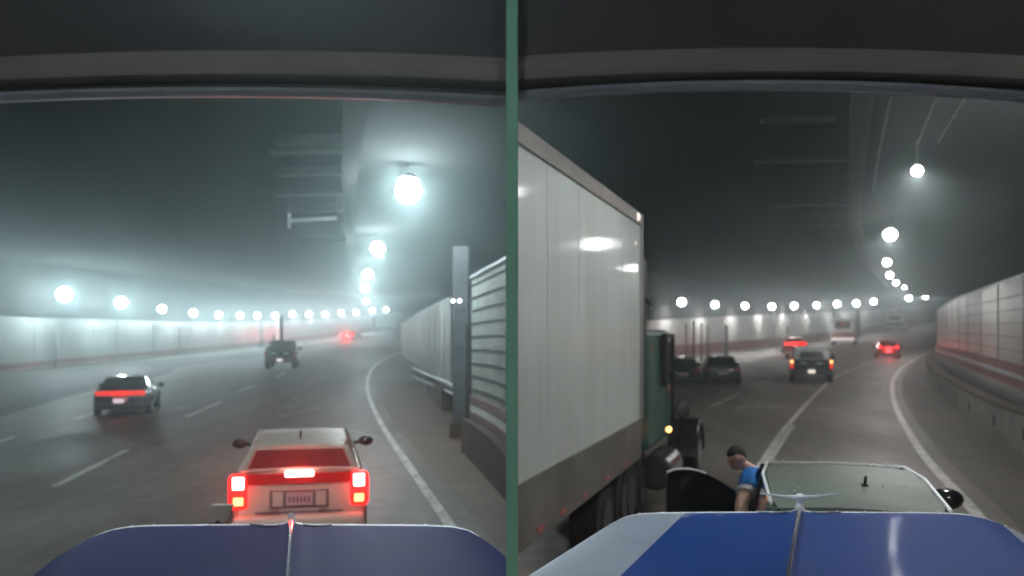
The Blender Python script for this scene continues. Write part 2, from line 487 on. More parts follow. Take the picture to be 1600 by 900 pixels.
# left carriageway, wall on the right-hand side in two runs with a steel column between
SIDE[0] = 1
def path_px(rows, n=5):
    out = []
    for px, pt, pb, d0 in rows:
        a = U(px, pb, d0); b = U(px, pt, d0); out.append((a.x, a.y, a.z, b.z))
    return dense(out, n)
A1 = path_px([(830, 372, 735, 9.4), (791, 402, 688, 11), (765, 416, 668, 12.4), (737, 432, 652, 14.2)])
w1 = wall('panel_wall', 'near white ribbed panel wall with rusty lower boards, beside the green post', A1, [
    ('parapet', M['browncon'], lambda b, t, y: gz(y), lambda b, t, y: b - .02, .25, .7),
    ('rust_board', M['band'], lambda b, t, y: b, lambda b, t, y: b + .16, .05, .2),
    ('white_board', M['whitepaint'], lambda b, t, y: b + .16, lambda b, t, y: b + .34, .04, .2),
    ('rust_board', M['band'], lambda b, t, y: b + .34, lambda b, t, y: b + .52, .05, .2),
    ('wall_panels', mat('ribbed_panel', (.31, .34, .30), .6, var=.25, scale=.9, stretch=(1, 1, 3)), lambda b, t, y: b + .52, lambda b, t, y: t - .06, 0, .2),
    ('top_rail', M['galv'], lambda b, t, y: t - .06, lambda b, t, y: t, .05, .3)], clip=-1)
for k in range(9):
    mb = MB(); rings = []
    for i, p in enumerate(A1):
        q = Vector((p[0], p[1], 0)); d = (Vector(A1[min(i + 1, len(A1) - 1)][:2]) - Vector(A1[max(0, i - 1)][:2])).normalized()
        nrm = Vector((-d.y, d.x, 0)); z = p[2] + .55 + (p[3] - p[2] - .62) * (k + .5) / 9
        a = q + nrm * .025; c = q - nrm * .01
        rings.append([Vector((a.x, a.y, z - .013)), Vector((a.x, a.y, z + .013)), Vector((c.x, c.y, z + .013)), Vector((c.x, c.y, z - .013))])
    mb.loft(rings); obj('rib', mb, M['seam'], w1, clip=-1)
A2 = path_px([(704, 465, 607, 21.5), (685, 473, 594, 26), (664, 484, 580, 32.5), (645, 495, 567, 42), (627, 505, 557, 56), (628, 503, 548, 72), (645, 500, 540, 95)])
w2 = wall('panel_wall', 'far grey panel wall curving right beyond the steel column', A2, [
    ('parapet', M['browncon'], lambda b, t, y: gz(y) - .05, lambda b, t, y: b - .02, .35, .8),
    ('wall_panels', mat('grey_wall_panel', (.25, .25, .235), .55, var=.3, scale=.7), lambda b, t, y: b, lambda b, t, y: t - .06, 0, .2),
    ('top_rail', M['galv'], lambda b, t, y: t - .06, lambda b, t, y: t, .05, .3)], clip=-1)
seams(w2, A2, .02, .08, 3.2, mat('joint_dim', (.10, .10, .10), .7), .012, .03, clip=-1)
# steel column between
c0 = U(720, 640, 16.2); t = empty('steel_column', (c0.x, c0.y, 0), world=True)
tag(t, 'tall pale steel column between the two panel walls, right of the white edge line', 'column')
top = U(720, 385, 16.2).z
mb = MB(); mb.box((c0.x, c0.y, (top + .3) / 2), (.44, .30, top - .3)); obj('shaft', mb, mat('column_paint', (.075, .085, .095), .5, var=.15), t, bevel=.02)
dq = U(736, 520, 15.2); mb = MB(); mb.box((dq.x, dq.y, 1.55), (.26, .4, 3.1)); obj('recess_shade', mb, M['seam'], t, bevel=.02)  # dark box painted as the shade of a recess
mb = MB(); mb.box((c0.x - .30, c0.y + 3.4, 1.9), (.14, .3, 3.0)); obj('dark_strip', mb, M['seam'], t)  # dark strip set back behind the column
mb = MB(); mb.box((c0.x, c0.y, .2), (.6, .6, .4)); obj('footing', mb, M['browncon'], t, bevel=.02)
for dx in (708, 718):
    p = U(dx, 470, 15.9); mb = MB(); mb.sphere(p, .045); obj('marker_light', mb, M['glint'], t)
# handrail in front of the walls
hr = [(645, 575, 34), (665, 584, 27.5), (690, 594, 22.5), (716, 606, 18.5)]
t = empty('handrail', U(690, 640, 22.5) * 1.0, world=True); t.location.z = 0; OFF[t].z = 0
tag(t, 'low grey steel handrail running along the foot of the far panel wall', 'railing')
mb = MB(); mb.tube([U(*p) for p in hr], .06, 8); obj('top_tube', mb, M['galv'], t)
mb = MB(); mb.tube([U(px, py + 13, d) for px, py, d in hr], .045, 8); obj('lower_tube', mb, M['galv'], t)
for px, py, d in hr[:4]:
    p = U(px, py, d); mb = MB(); mb.cyl((p.x, p.y, gz(p.y)), p, .05, 8); obj('post', mb, M['galv'], t)

# right carriageway, panel wall, ledge and barrier on the right-hand side
B1 = path_px([(1760, 352, 668, 11), (1680, 392, 640, 13), (1600, 427, 604, 16.2), (1550, 445, 585, 19.6), (1500, 463, 566, 26), (1474, 478, 556, 34), (1464, 487, 551, 43), (1467, 489, 545, 54), (1490, 488, 540, 70)], 6)
w3 = wall('panel_wall', 'curved grey panel wall with red base stripe on the far right, above the concrete barrier', B1, [
    ('ledge', M['seam'], lambda b, t, y: gz(y) + .2, lambda b, t, y: b - .3, .45, .9),
    ('base_board', M['concrete'], lambda b, t, y: b - .3, lambda b, t, y: b - .12, .14, .3),
    ('base_band', M['band'], lambda b, t, y: b - .12, lambda b, t, y: b + .16, .05, .2),
    ('pale_strip', M['galv'], lambda b, t, y: b + .16, lambda b, t, y: b + .28, .10, .2),
    ('base_band', M['band'], lambda b, t, y: b + .28, lambda b, t, y: b + .58, .04, .2),
    ('wall_panels', M['tile_r'], lambda b, t, y: b + .58, lambda b, t, y: t - .05, 0, .2),
    ('top_rail', M['galv'], lambda b, t, y: t - .05, lambda b, t, y: t, .04, .3)])
seams(w3, B1, .60, .07, 4.2, mat('joint_grey', (.17, .17, .16), .7), .012, .035)
for k in range(5):
    mb = MB(); rings = []
    for i, p in enumerate(B1):
        q = Vector((p[0], p[1], 0)); d = (Vector(B1[min(i + 1, len(B1) - 1)][:2]) - Vector(B1[max(0, i - 1)][:2])).normalized()
        nrm = Vector((-d.y, d.x, 0)); z = p[2] + .62 + (p[3] - p[2] - .7) * (k + .8) / 6
        a = q + nrm * .014; c = q - nrm * .01
        rings.append([Vector((a.x, a.y, z - .02)), Vector((a.x, a.y, z + .02)), Vector((c.x, c.y, z + .02)), Vector((c.x, c.y, z - .02))])
    mb.loft(rings); obj('rail_joint', mb, mat('joint_line', (.15, .15, .14), .7), w3)
bars = []
for px, py, zt in ((1760, 840, .95), (1680, 765, .95), (1600, 712, .95), (1553, 686, .95), (1514, 659, .95), (1492, 640, .95), (1470, 622, .95), (1455, 604, .95), (1448, 588, .95), (1449, 578, .95), (1462, 566, .95)):
    a = GP(px, py); bars.append((a.x, a.y, a.z - .02, a.z + zt))
bars = dense(bars, 4)
bw = wall('concrete_barrier', 'low stained concrete barrier with small square drain holes below the curved wall', bars, [
    ('barrier_body', M['concrete'], lambda b, t, y: b, lambda b, t, y: t, 0, .35),
    ('coping', M['browncon'], lambda b, t, y: t, lambda b, t, y: t + .06, .03, .45)])
bw['category'] = 'barrier'
def ang(i): return math.atan2(bars[i + 1][1] - bars[i][1], bars[i + 1][0] - bars[i][0])
for px in (1470, 1492, 1514, 1553, 1600):
    i = min(range(len(bars) - 1), key=lambda i: abs(800 + bars[i][0] / bars[i][1] * FPX - px))
    p = bars[i]; a = ang(i); nx, ny = -math.sin(a), math.cos(a)
    mb = MB(); mb.box((p[0] + nx * .0, p[1] + ny * .0, p[2] + .52), (.30, .02, .26), rz=a); obj('drain_hole', mb, M['hole'], bw)  # near-black plate, the hole's shade is put into its colour

# ------------------------------------------------------------------ ceiling beams, girders, cables
def girder(label, pts, clip, w=.35, h=.45):
    P = [Vector(p) for p in pts]
    t = MB()
    rings = []
    for p in P:
        rings.append([p + Vector((-w / 2, 0, -h)), p + Vector((w / 2, 0, -h)), p + Vector((w / 2, 0, .02)), p + Vector((-w / 2, 0, .02))])
    t.loft(rings); o = obj('ceiling_girder', t, M['darkwall'], clip=clip, base=P[0]); tag(o, label, 'girder')
def ceil_at(px, y): return Vector(((px - 800) / FPX * y, y, cz(y)))
def cpx(px, py):
    d = 4.0
    while d < 400 and H + (HOR - py) / FPX * d < cz(d): d += .05
    return Vector(((px - 800) / FPX * d, d, cz(d)))
girder('long dark ceiling girder beside the hanging lamps over the silver car', [cpx(560, 60), cpx(552, 150), cpx(545, 260), cpx(545, 340), cpx(550, 400), cpx(556, 440), cpx(562, 462)], -1)
girder('long dark ceiling girder left of the hanging lamps over the black car', [cpx(1352, 60), cpx(1345, 150), cpx(1338, 260), cpx(1335, 330), cpx(1345, 380), cpx(1362, 420), cpx(1385, 445)], 1)
def beam(a, b, label, group, h=.22, w=.35, clip=0):
    base = (a + b) / 2; mb = MB(); mb.bar(a - Vector((0, 0, h / 2)), b - Vector((0, 0, h / 2)), w, h)
    o = obj('ceiling_beam', mb, M['beam'], clip=clip, base=base); tag(o, label, 'beam', group); return o
names = ['first', 'second', 'third', 'fourth', 'fifth', 'sixth', 'seventh']
for i, (py, xl) in enumerate(((212, 430), (232, 422), (262, 430), (300, 430), (322, 450), (346, 450), (372, 470))):
    a = cpx(xl, py); b = cpx(541, py - 2)
    beam(a, b, '%s pale short ceiling beam down from the header over the left road' % names[i], 'short beams over the left road', h=.10 if i % 2 else .2, w=.5 if i % 2 else .25)
for i, (py, xl, xr) in enumerate(((186, 1190, 1305), (250, 1180, 1330), (320, 1210, 1334), (352, 1230, 1338), (380, 1250, 1345))):
    beam(cpx(xl, py), cpx(xr, py - 3), '%s faint ceiling beam down from the header over the right road' % names[i], 'faint beams over the right road', h=.06, w=.3)
# hanging fittings on the left ceiling, their glints put in as emission
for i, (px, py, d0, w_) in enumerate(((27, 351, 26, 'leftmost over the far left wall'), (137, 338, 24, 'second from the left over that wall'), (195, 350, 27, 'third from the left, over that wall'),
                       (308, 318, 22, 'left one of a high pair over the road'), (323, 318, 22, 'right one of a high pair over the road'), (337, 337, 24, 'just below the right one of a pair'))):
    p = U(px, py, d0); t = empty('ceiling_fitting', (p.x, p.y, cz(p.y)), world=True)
    tag(t, 'tiny ceiling fitting with painted glint, ' + w_, 'fitting', 'small ceiling fittings with painted glints')
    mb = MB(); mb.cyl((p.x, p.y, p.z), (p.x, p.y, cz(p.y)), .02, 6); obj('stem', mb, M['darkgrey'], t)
    mb = MB(); mb.sphere(p, .09 if i else .14, 10, 6, (.8, .8, 1.3)); obj('lens', mb, M['glint'], t)  # glowing sphere stands in for the fitting's glint, no lamp here
# hanging bar on the left ceiling
a = U(452, 345, 16.5); b = U(526, 341, 16.5)
t = empty('hanging_bar', (a + b) / 2, world=True); tag(t, 'pale horizontal bar with upright end hanging under the left ceiling beams', 'bar')
mb = MB(); mb.bar(a, b, .07, .10); obj('bar', mb, M['galv'], t)
mb = MB(); mb.box(a, (.08, .08, .42)); obj('upright', mb, M['galv'], t)
for q in (a, b):
    mb = MB(); mb.cyl(q, (q.x, q.y, cz(q.y)), .02, 6); obj('hanger', mb, M['darkgrey'], t)
# three cables on the right
for (p, w_) in (([(1392, 150, 9.5), (1374, 235, 12), (1364, 300, 15)], 'leftmost of three, reaching down beside the girder'),
                ([(1464, 150, 8.5), (1446, 195, 10), (1434, 225, 11.3)], 'middle of the three, ending above the first hanging lamp'),
                ([(1508, 152, 8.5), (1482, 195, 10), (1466, 222, 11.3)], 'rightmost and brightest of the three near the header')):
    P = [U(*q) for q in p]; mb = MB(); mb.tube(P, .016, 6)
    o = obj('ceiling_cable', mb, mat('cable_grey', (.05, .05, .05), .7), base=P[-1]); tag(o, 'thin grey ceiling cable, ' + w_, 'cable', 'ceiling cables')

# ------------------------------------------------------------------ lamps
def lamp(p, label, group, lens, power, colr, r, hang, on=None):
    t = empty('tunnel_lamp', p, world=True); tag(t, label, 'lamp', group)
    p = Vector(p)
    if hang:
        mb = MB(); mb.tube([p + Vector((0, 0, r * .92)), p + Vector((0, 0, r * 1.1)), p + Vector((0, 0, r * 1.4))], [r * .85, r * .8, r * .3], 18); obj('housing', mb, M['black'], t)
        mb = MB(); mb.cyl(p + Vector((0, 0, r * 1.2)), (p.x, p.y, cz(p.y)), .012, 6); obj('stem', mb, M['darkgrey'], t)
    else:
        d = on.normalized()
        mb = MB(); mb.tube([p + d * r * .9, p + d * r * 1.1, p + d * r * 1.5], [r * 1.05, r * 1.0, r * .5], 18); obj('housing', mb, M['darkgrey'], t)
    mb = MB(); mb.sphere(p, r, 14, 9, (1, 1, .92)); obj('lens', mb, lens, t, smooth=True)
    off = Vector((0, 0, -r * .2)) if hang else -on.normalized() * r * .2
    light('lamp_light', off, power, colr, r * .6, t, down=(lens is M['lamp_r'] or power > 3000))
ordn = ['1st', '2nd', '3rd', '4th', '5th', '6th', '7th', '8th', '9th', '10th', '11th', '12th', '13th', '14th', '15th', '16th']
CL, CR = (.82, .97, 1.0), (1.0, .97, .95)
wallL = ((-75, 425, 33.5, .36), (100, 460, 40.3, .42), (189, 473, 46.1, .36), (253, 483, 51.5, .26), (302, 489, 56.5, .26), (342, 492, 61.5, .24), (375, 493, 65.5, .25), (402, 493, 70, .25), (430, 493, 75.5, .26), (457, 491, 80.5, .27),
         (483, 491, 86.5, .3), (508, 491, 93, .3), (533, 489, 100.5, .32), (557, 488, 109, .32), (582, 485, 118, .36), (603, 484, 127, .36))
for i, (px, py, d0, r) in enumerate(wallL):
    p = U(px, py, d0 * .945)
    lab = 'round white lamp over the far left wall, %s from the left edge' % (ordn[i - 1] if i else 'outside')
    lamp(p, lab, 'wall lamps of the left road', M['lamp_l'], P_WALL_L * (1.6 if i < 3 else 1.0), CL, r * S * .92, True)
for i, (px, py, d0, r) in enumerate(((638, 298, 14, .30), (590, 388, 24, .26), (575, 428, 37, .28), (570, 450, 54, .32), (572, 471, 84, .3))):
    lamp(U(px, py, d0), 'round cool white hanging lamp over the left road, %s from the top' % ordn[i], 'hanging lamps of the left road', M['lamp_l'],
         P_CEIL_L * (1.35 if i == 0 else 1), CL, r * S * .85, True)
wallR = ((1065, 472, 49.5, .38), (1117, 476, 54.8, .36), (1164, 478, 60.7, .36), (1206, 479, 67, .40), (1241, 478, 73.2, .45), (1276, 477, 81, .45), (1308, 475, 89.8, .52), (1338, 474, 97.4, .56), (1365, 471, 107.4, .58), (1420, 466, 129, .7), (1446, 463, 141, .72))
for i, (px, py, d0, r) in enumerate(wallR):
    lamp(U(px, py, d0 * .955), 'round white wall lamp right of the green cab, %s from that cab' % ordn[i], 'wall lamps of the right road', M['lamp_r'], P_WALL_R, CR, r * S * .66, True)
for i, (px, py, d0, r) in enumerate(((1433, 267, 12.2, .12), (1391, 367, 20.1, .23), (1386, 410, 29.5, .2), (1390, 430, 40, .22), (1400, 442, 49, .22), (1413, 449, 57, .16))):
    lamp(U(px, py, d0), 'round white hanging lamp over the right road, %s from the top' % ordn[i], 'hanging lamps of the right road', M['lamp_r'], P_CEIL_R * (.75 if i == 0 else 1), CR, r * S * .75, True)
# the rows go on behind the camera
for i, (x, y, w_, pw) in enumerate(((-3.2, -4.5, 'behind the cab over the left road', 500), (4.5, -5.0, 'behind the cab over the right road', 500),
                                (-1.6, 7.0, 'above the frame over the dull blue truck hood', 260), (5.0, 8.6, 'above the frame over the black car', 380))):
    lamp(Vector((x, y, cz(y) - .6)), 'round white hanging lamp ' + w_, 'lamps out of the picture', M['lamp_l'] if x < 0 else M['lamp_r'], pw, CL if x < 0 else CR, .3, True)

# ------------------------------------------------------------------ vehicles
def car(name, label, loc, yaw, paint, L=4.6, W=1.82, Hc=1.45, belt=.95, kind='sedan', tail=None, tail_w=.30, tail_h=.14, tail_z=.80, bar=False, roof=None, glass=None, group=None, cat='car', brake3=None, details=True):
    t = empty(name, loc, yaw); tag(t, label, cat, group)
    w = W / 2
    def ring(y, ww, zb, zt, cr=.02):
        h = [(ww * .84, zb), (ww * .97, zb + .12), (ww, zb + (zt - zb) * .5), (ww * .975, zt - .12), (ww * .90, zt - .02), (ww * .6, zt + cr * .7)]
        return [Vector((x, y, z)) for x, z in h] + [Vector((0, y, zt + cr))] + [Vector((-x, y, z)) for x, z in h[::-1]]
    r = -L / 2
    if kind == 'sedan':
        st = [(r, .80, .36, belt - .14), (r + .06, .92, .26, belt - .02), (r + .35, .98, .2, belt + .03), (r + .9, 1, .18, belt + .02), (0, 1, .18, belt), (L / 2 - 1.5, 1, .18, belt - .02), (L / 2 - .8, .98, .18, belt - .10), (L / 2 - .2, .9, .22, belt - .22), (L / 2, .75, .32, belt - .36)]
        cab = [(r + .62, .80, belt, .05), (r + 1.35, .66, Hc - .05, 0), (.1, .68, Hc, 0), (L / 2 - 2.0, .66, Hc - .06, 0), (L / 2 - 1.25, .80, belt - .03, .05)]
    else:
        st = [(r, .88, .36, belt - .04), (r + .05, .96, .28, belt), (r + .4, 1, .24, belt), (0, 1, .22, belt), (L / 2 - 1.4, 1, .22, belt - .02), (L / 2 - .6, .97, .24, belt - .08), (L / 2 - .1, .92, .28, belt - .2), (L / 2, .8, .36, belt - .34)]
        cab = [(r + .08, .86, belt, .05), (r + .45, .70, Hc - .05, 0), (r + 1.2, .71, Hc, 0), (L / 2 - 2.1, .69, Hc - .04, 0), (L / 2 - 1.15, .84, belt - .03, .05)]
    mb = MB(); mb.loft([ring(y, w * a, zb, zt) for y, a, zb, zt in st]); obj('body', mb, paint, t, smooth=True, bevel=.015)
    # glass house
    def side(sx):
        low = [Vector((sx * w * .88, cab[0][0], belt - .02)), Vector((sx * w * .90, 0, belt - .02)), Vector((sx * w * .88, cab[-1][0], belt - .05))]
        return low
    gl = MB()
    rings = []
    y0, yr, yf, y1 = cab[0][0], cab[1][0], cab[3][0], cab[4][0]
    top = cab[2][2] - .035
    tw = w * cab[2][1]
    bw_ = w * .88
    for (yb, yt, wb, wt, zt) in ((y0, yr, bw_ * .92, tw * .94, cab[1][2] - .03), ((y0 + yr) / 2 + .1, yr + .25, bw_, tw, top), (0, .1, bw_, tw, top), ((y1 + yf) / 2, yf - .1, bw_, tw, top - .01), (y1, yf, bw_ * .92, tw * .94, cab[3][2] - .03)):
        rings.append([Vector((-wb, yb, belt - .04)), Vector((-wt, yt, zt)), Vector((wt, yt, zt)), Vector((wb, yb, belt - .04))])
    gl.loft(rings); obj('windows', gl, glass or M['glass'], t)
    rf = MB(); rr = []
    for y, ww, z in ((yr - .06, tw * .93, cab[1][2] - .015), (yr + .15, tw * 1.0, cab[1][2] + .015), ((yr + yf) / 2, tw * 1.03, Hc), (yf - .15, tw * 1.0, cab[3][2] + .015), (yf + .05, tw * .93, cab[3][2] - .015)):
        rr.append([Vector((-ww, y, z - .045)), Vector((-ww * .96, y, z - .01)), Vector((-ww * .5, y, z + .012)), Vector((ww * .5, y, z + .012)), Vector((ww * .96, y, z - .01)), Vector((ww, y, z - .045))])
    rf.loft(rr); obj('roof', rf, roof or paint, t, smooth=True)
    for sx in (-1, 1):
        for a, b in (((bw_ * .93, y0, belt - .02), (tw * .95, yr - .02, cab[1][2] - .03)), ((bw_ * .93, y1, belt - .04), (tw * .95, yf + .02, cab[3][2] - .03)), ((bw_ * 1.0, .05, belt - .02), (tw * 1.0, .1, top))):
            mb = MB(); mb.bar((sx * a[0], a[1], a[2]), (sx * b[0], b[1], b[2]), .07, .05); obj('pillar', mb, roof or paint, t)
    for sx in (-1, 1):
        for y in (r + .85, L / 2 - .85):
            mb = MB(); mb.cyl((sx * (w - .22), y, .32), (sx * (w + .01), y, .32), .32, 20); wh = obj('wheel', mb, M['black'], t)
            mb = MB(); mb.cyl((sx * (w - .02), y, .32), (sx * (w + .022), y, .32), .19, 14); obj('rim', mb, M['rim'], wh)
        if details:
            mb = MB(); mb.sphere((sx * (w + .11), L / 2 - 1.55, belt + .02), .11, 12, 8, (1.1, .5, .72)); obj('mirror', mb, M['blackgloss'], t, smooth=True)
    zt = tail_z
    if bar:
        mb = MB(); mb.box((0, r - .005, zt), (W * .86, .06, tail_h)); obj('tail_light_bar', mb, tail, t, bevel=.01)
    elif tail:
        for sx in (-1, 1):
            mb = MB(); mb.box((sx * (w * .83 - tail_w / 2 + .05), r + .01, zt), (tail_w, .10, tail_h)); obj('tail_light', mb, tail, t, bevel=.015)
    if brake3:
        mb = MB(); mb.box((0, y0 + .2, belt + .1), (.3, .05, .05)); obj('high_brake_light', mb, brake3, t)
    if details:
        mb = MB(); mb.box((0, r - .02, .58), (.5, .03, .14)); obj('licence_plate', mb, M['plate'], t)
        mb = MB(); mb.box((0, r + .0, .40), (W * .86, .14, .16)); obj('bumper', mb, M['darkgrey'] if paint is not M['silver'] else paint, t, bevel=.04)
    return t
def at(px, py, dl=0.0):
    p = GP(px, py); return Vector((p.x, p.y, p.z))
def place(px, py, L, yaw):
    """centre of a vehicle whose rear bottom centre is seen at the pixel"""
    p = GP(px, py); return Vector((p.x - math.sin(yaw) * L / 2, p.y + math.cos(yaw) * L / 2, gz(p.y + L * .3)))

# silver sedan ahead, brakes on: built with more detail
YL = math.radians(12)
y_rear = 11.55; x_rear = (468 - 800) / FPX * y_rear
Lc = 4.4
loc = Vector((x_rear - math.sin(YL) * Lc / 2, y_rear + math.cos(YL) * Lc / 2, 0))
t = car('sedan', 'silver beige car braking right in front of the dull blue truck hood, roof antenna up', loc, YL, M['silver'], L=Lc, W=1.74, Hc=1.46, belt=1.13, kind='hatch', tail=None, glass=mat('glass_brake_glow', (.26, .03, .03), .3, spec=.5))  # red brake glow is put into the window colour
r = -Lc / 2; w = .87
for sx in (-1, 1):
    mb = MB(); mb.box((sx * (w - .11), r + .05, .87), (.24, .20, .44)); tl = obj('brake_light', mb, M['brake'], t, bevel=.06, seg=3)
    mb = MB(); mb.box((sx * (w - .115), r - .056, .99), (.14, .02, .16)); obj('bulb_glow', mb, M['brake_hot'], tl, bevel=.009)
    mb = MB(); mb.box((sx * (w - .115), r - .056, .76), (.12, .02, .10)); obj('turn_bulb', mb, M['amber'], tl, bevel=.009)
    light('brake_glow', (sx * (w - .1), r - .20, .95), 2.2, (1, .02, .01), .06, t)
    bl = light('brake_beam', (sx * (w - .1), r - .09, 0.92), 34, (1, .02, .012), .05, t, down=True); bl.rotation_euler = (-PI / 2, 0, 0); bl.data.spot_size = math.radians(150)
mb = MB(); mb.box((0, r - .005, 1.03), (1.34, .05, .14)); obj('brake_glow_panel', mb, mat('panel_brake_glow', (.30, .010, .008), .25, emis=(1, .008, .006), estr=.10), t, bevel=.01)  # dark panel, reflected brake red is put into colour and emission
mb = MB(); mb.box((0, r - .05, 1.09), (.36, .05, .07)); o = obj('high_brake_light', mb, M['brake_hot'], t, bevel=.01)
bl = light('brake_beam', (0, r - .10, 1.09), 16, (1, .02, .012), .05, t, down=True); bl.rotation_euler = (-PI / 2, 0, 0); bl.data.spot_size = math.radians(150)
light('brake_glow', (0, r - .16, 1.22), 4, (1, .02, .01), .05, t)
for sx in (-1, 1):
    mb = MB(); mb.bar((sx * (w - .08), Lc / 2 - 1.55, 1.12), (sx * (w + .10), Lc / 2 - 1.55, 1.16), .05, .05); obj('mirror_arm', mb, M['black'], t)
mb = MB(); mb.tube([(-.72, r + .02, 1.135), (0, r - .015, 1.155), (.72, r + .02, 1.135)], .022, 8); obj('lid_edge', mb, M['silver'], t, smooth=True)
mb = MB(); mb.box((0, r - .02, .77), (.74, .05, .22)); obj('plate_recess', mb, mat('recess_grey', (.16, .14, .12), .6), t, bevel=.01)
mb = MB(); mb.box((0, r - .052, .77), (.33, .02, .16)); pl = obj('plate', mb, M['plate'], t)
mb = MB()
for k in range(6):
    mb.box((-.12 + .048 * k, r - .064, .765), (.024, .006, .07))
obj('plate_marks', mb, M['plate_ink'], pl)
for sx in (-1, 1):
    mb = MB(); mb.box((sx * .27, r - .05, .77), (.13, .02, .18)); obj('plate_side_panel', mb, M['silver'], t)
mb = MB(); mb.cyl((0, -1.55, 1.46), (0, -1.62, 1.58), .012, 6); obj('antenna', mb, M['black'], t)
mb = MB(); mb.bar((-.55, r - .03, .60), (.55, r - .03, .60), .02, .015); obj('lid_seam', mb, M['darkgrey'], t)
mb = MB(); mb.box((0, r - .02, .44), (1.66, .24, .26)); obj('rear_bumper', mb, M['silver'], t, bevel=.07, seg=3)

# dark coupe with full width light bar
Y2 = math.radians(16)
t = car('coupe', 'dark blue coupe with a full width red light bar in the far lane', place(188, 651, 4.5, Y2), Y2, M['navy'], W=1.85, Hc=1.32, belt=.90, L=4.5, tail=M['tail'], bar=True, tail_h=.16, tail_z=.80)
light('tail_glow', (0, -2.5, .8), 2.5, (1, .06, .03), .1, t)
mb = MB(); mb.box((-.05, -2.29, .52), (.34, .03, .16)); obj('plate_glow', mb, mat('plate_glow', (.7, .75, .85), .4, emis=(.8, .88, 1), estr=.5), t)  # plate glows by itself, light on it put in as emission

def pickup(name, label, loc, yaw, paint, group=None, load=None, W=1.95, L=5.3, tail=None):
    t = empty(name, loc, yaw); tag(t, label, 'pickup truck', group); w = W / 2; r = -L / 2
    mb = MB(); mb.box((0, 0.25, .68), (W * .98, L - .5, .5)); obj('chassis_body', mb, paint, t, bevel=.06)
    for sx in (-1, 1):
        mb = MB(); mb.box((sx * (w - .06), r + 1.0, 1.02), (.10, 2.0, .42)); obj('bed_side', mb, paint, t, bevel=.02)
        mb = MB(); mb.box((sx * (w - .09), r - .01, 1.0), (.15, .08, .44)); tl = obj('tail_light', mb, tail or M['tail'], t, bevel=.01)
        mb = MB(); mb.box((sx * (w - .09), r - .015, 1.13), (.13, .09, .15)); obj('amber_segment', mb, M['tail_dim'] if tail else M['amber'], tl)
        mb = MB(); mb.box((sx * (w + .13), .95, 1.3), (.22, .1, .26)); obj('mirror', mb, M['blackgloss'], t, bevel=.02)
        for y in (r + 1.1, L / 2 - .95):
            mb = MB(); mb.cyl((sx * (w - .26), y, .38), (sx * (w + .02), y, .38), .38, 18); wh = obj('wheel', mb, M['black'], t)
            mb = MB(); mb.cyl((sx * (w - .02), y, .38), (sx * (w + .03), y, .38), .2, 12); obj('rim', mb, M['rim'], wh)
    mb = MB(); mb.box((0, r + .02, 1.0), (W - .34, .06, .50)); tg = obj('tailgate', mb, M['blackgloss'], t, bevel=.01)
    for sx in (-1, 1):
        mb = MB(); mb.box((sx * .40, r - .02, 1.06), (.34, .02, .12)); obj('gate_badge', mb, M['galv'], tg)
    mb = MB(); mb.box((0, r - .08, .55), (W * .96, .18, .2)); obj('bumper', mb, M['chrome'] if load else M['darkgrey'], t, bevel=.03)
    mb = MB(); mb.box((0, r - .18, .62), (.34, .02, .17)); obj('licence_plate', mb, M['whiteglow'], t)  # plate brightness is put in as emission
    mb = MB(); mb.loft([[Vector((-w * .93, y0_, .93)), Vector((-w * .78, y1_, 1.80)), Vector((w * .78, y1_, 1.80)), Vector((w * .93, y0_, .93))] for y0_, y1_ in ((-.55, -.45), (.6, .4), (1.35, .75))])
    obj('cab_windows', mb, M['glass'], t)
    mb = MB(); mb.box((0, .15, 1.83), (W * .80, 1.35, .09)); obj('roof', mb, paint, t, bevel=.035)
    for sx in (-1, 1):
        for yb, yt in ((-.55, -.45), (.5, .35), (1.33, .74)):
            mb = MB(); mb.bar((sx * w * .93, yb, .95), (sx * w * .79, yt, 1.8), .07, .07); obj('pillar', mb, paint, t)
    mb = MB(); mb.box((0, 1.9, .98), (W * .9, 1.3, .26)); obj('bonnet', mb, paint, t, bevel=.08)
    return t
# dark pickup ahead on the left road
Y3 = math.radians(10)
tp = pickup('pickup_truck', 'dark loaded pickup truck in the middle of the left road, upright pole on its bed', place(437, 578, 5.3, Y3), Y3, M['charcoal'], tail=M['tail_dim'])
mb = MB(); mb.box((.1, -1.9, 1.35), (1.4, 1.3, .75)); ld = obj('load_box', mb, mat('load_brown', (.10, .08, .06), .8, var=.5, scale=4), tp, bevel=.04)
mb = MB(); mb.cyl((.0, -1.2, 1.5), (.0, -1.2, 3.5), .11, 8); mb.cyl((-.5, -1.1, 1.5), (-.5, -1.1, 2.3), .05, 8); obj('load_pole', mb, M['darkgrey'], tp)
for k, (dx, dz) in enumerate(((-.6, 1.62), (.1, 1.45), (.55, 1.7), (.5, 1.3))):
    mb = MB(); mb.sphere((dx, -2.6, dz), .06, 8, 6); obj('load_glint', mb, M['chrome'], tp)
# far braking car, left road
t = car('sedan', 'distant sedan with red brake lights beside the far wall of the left road', place(545, 533, 4.4, .0), math.radians(-6), M['maroon'], tail=M['brake_far'], tail_w=.5, tail_h=.3, tail_z=.85, W=2.1, details=False, brake3=M['brake_far'])
light('brake_glow', (0, -2.6, .9), 700, (1, .05, .04), .2, t)
light('brake_glow', (-2.0, 1.5, 1.0), 700, (1, .05, .04), .2, t)  # extra red light beside the car, added to redden the wall

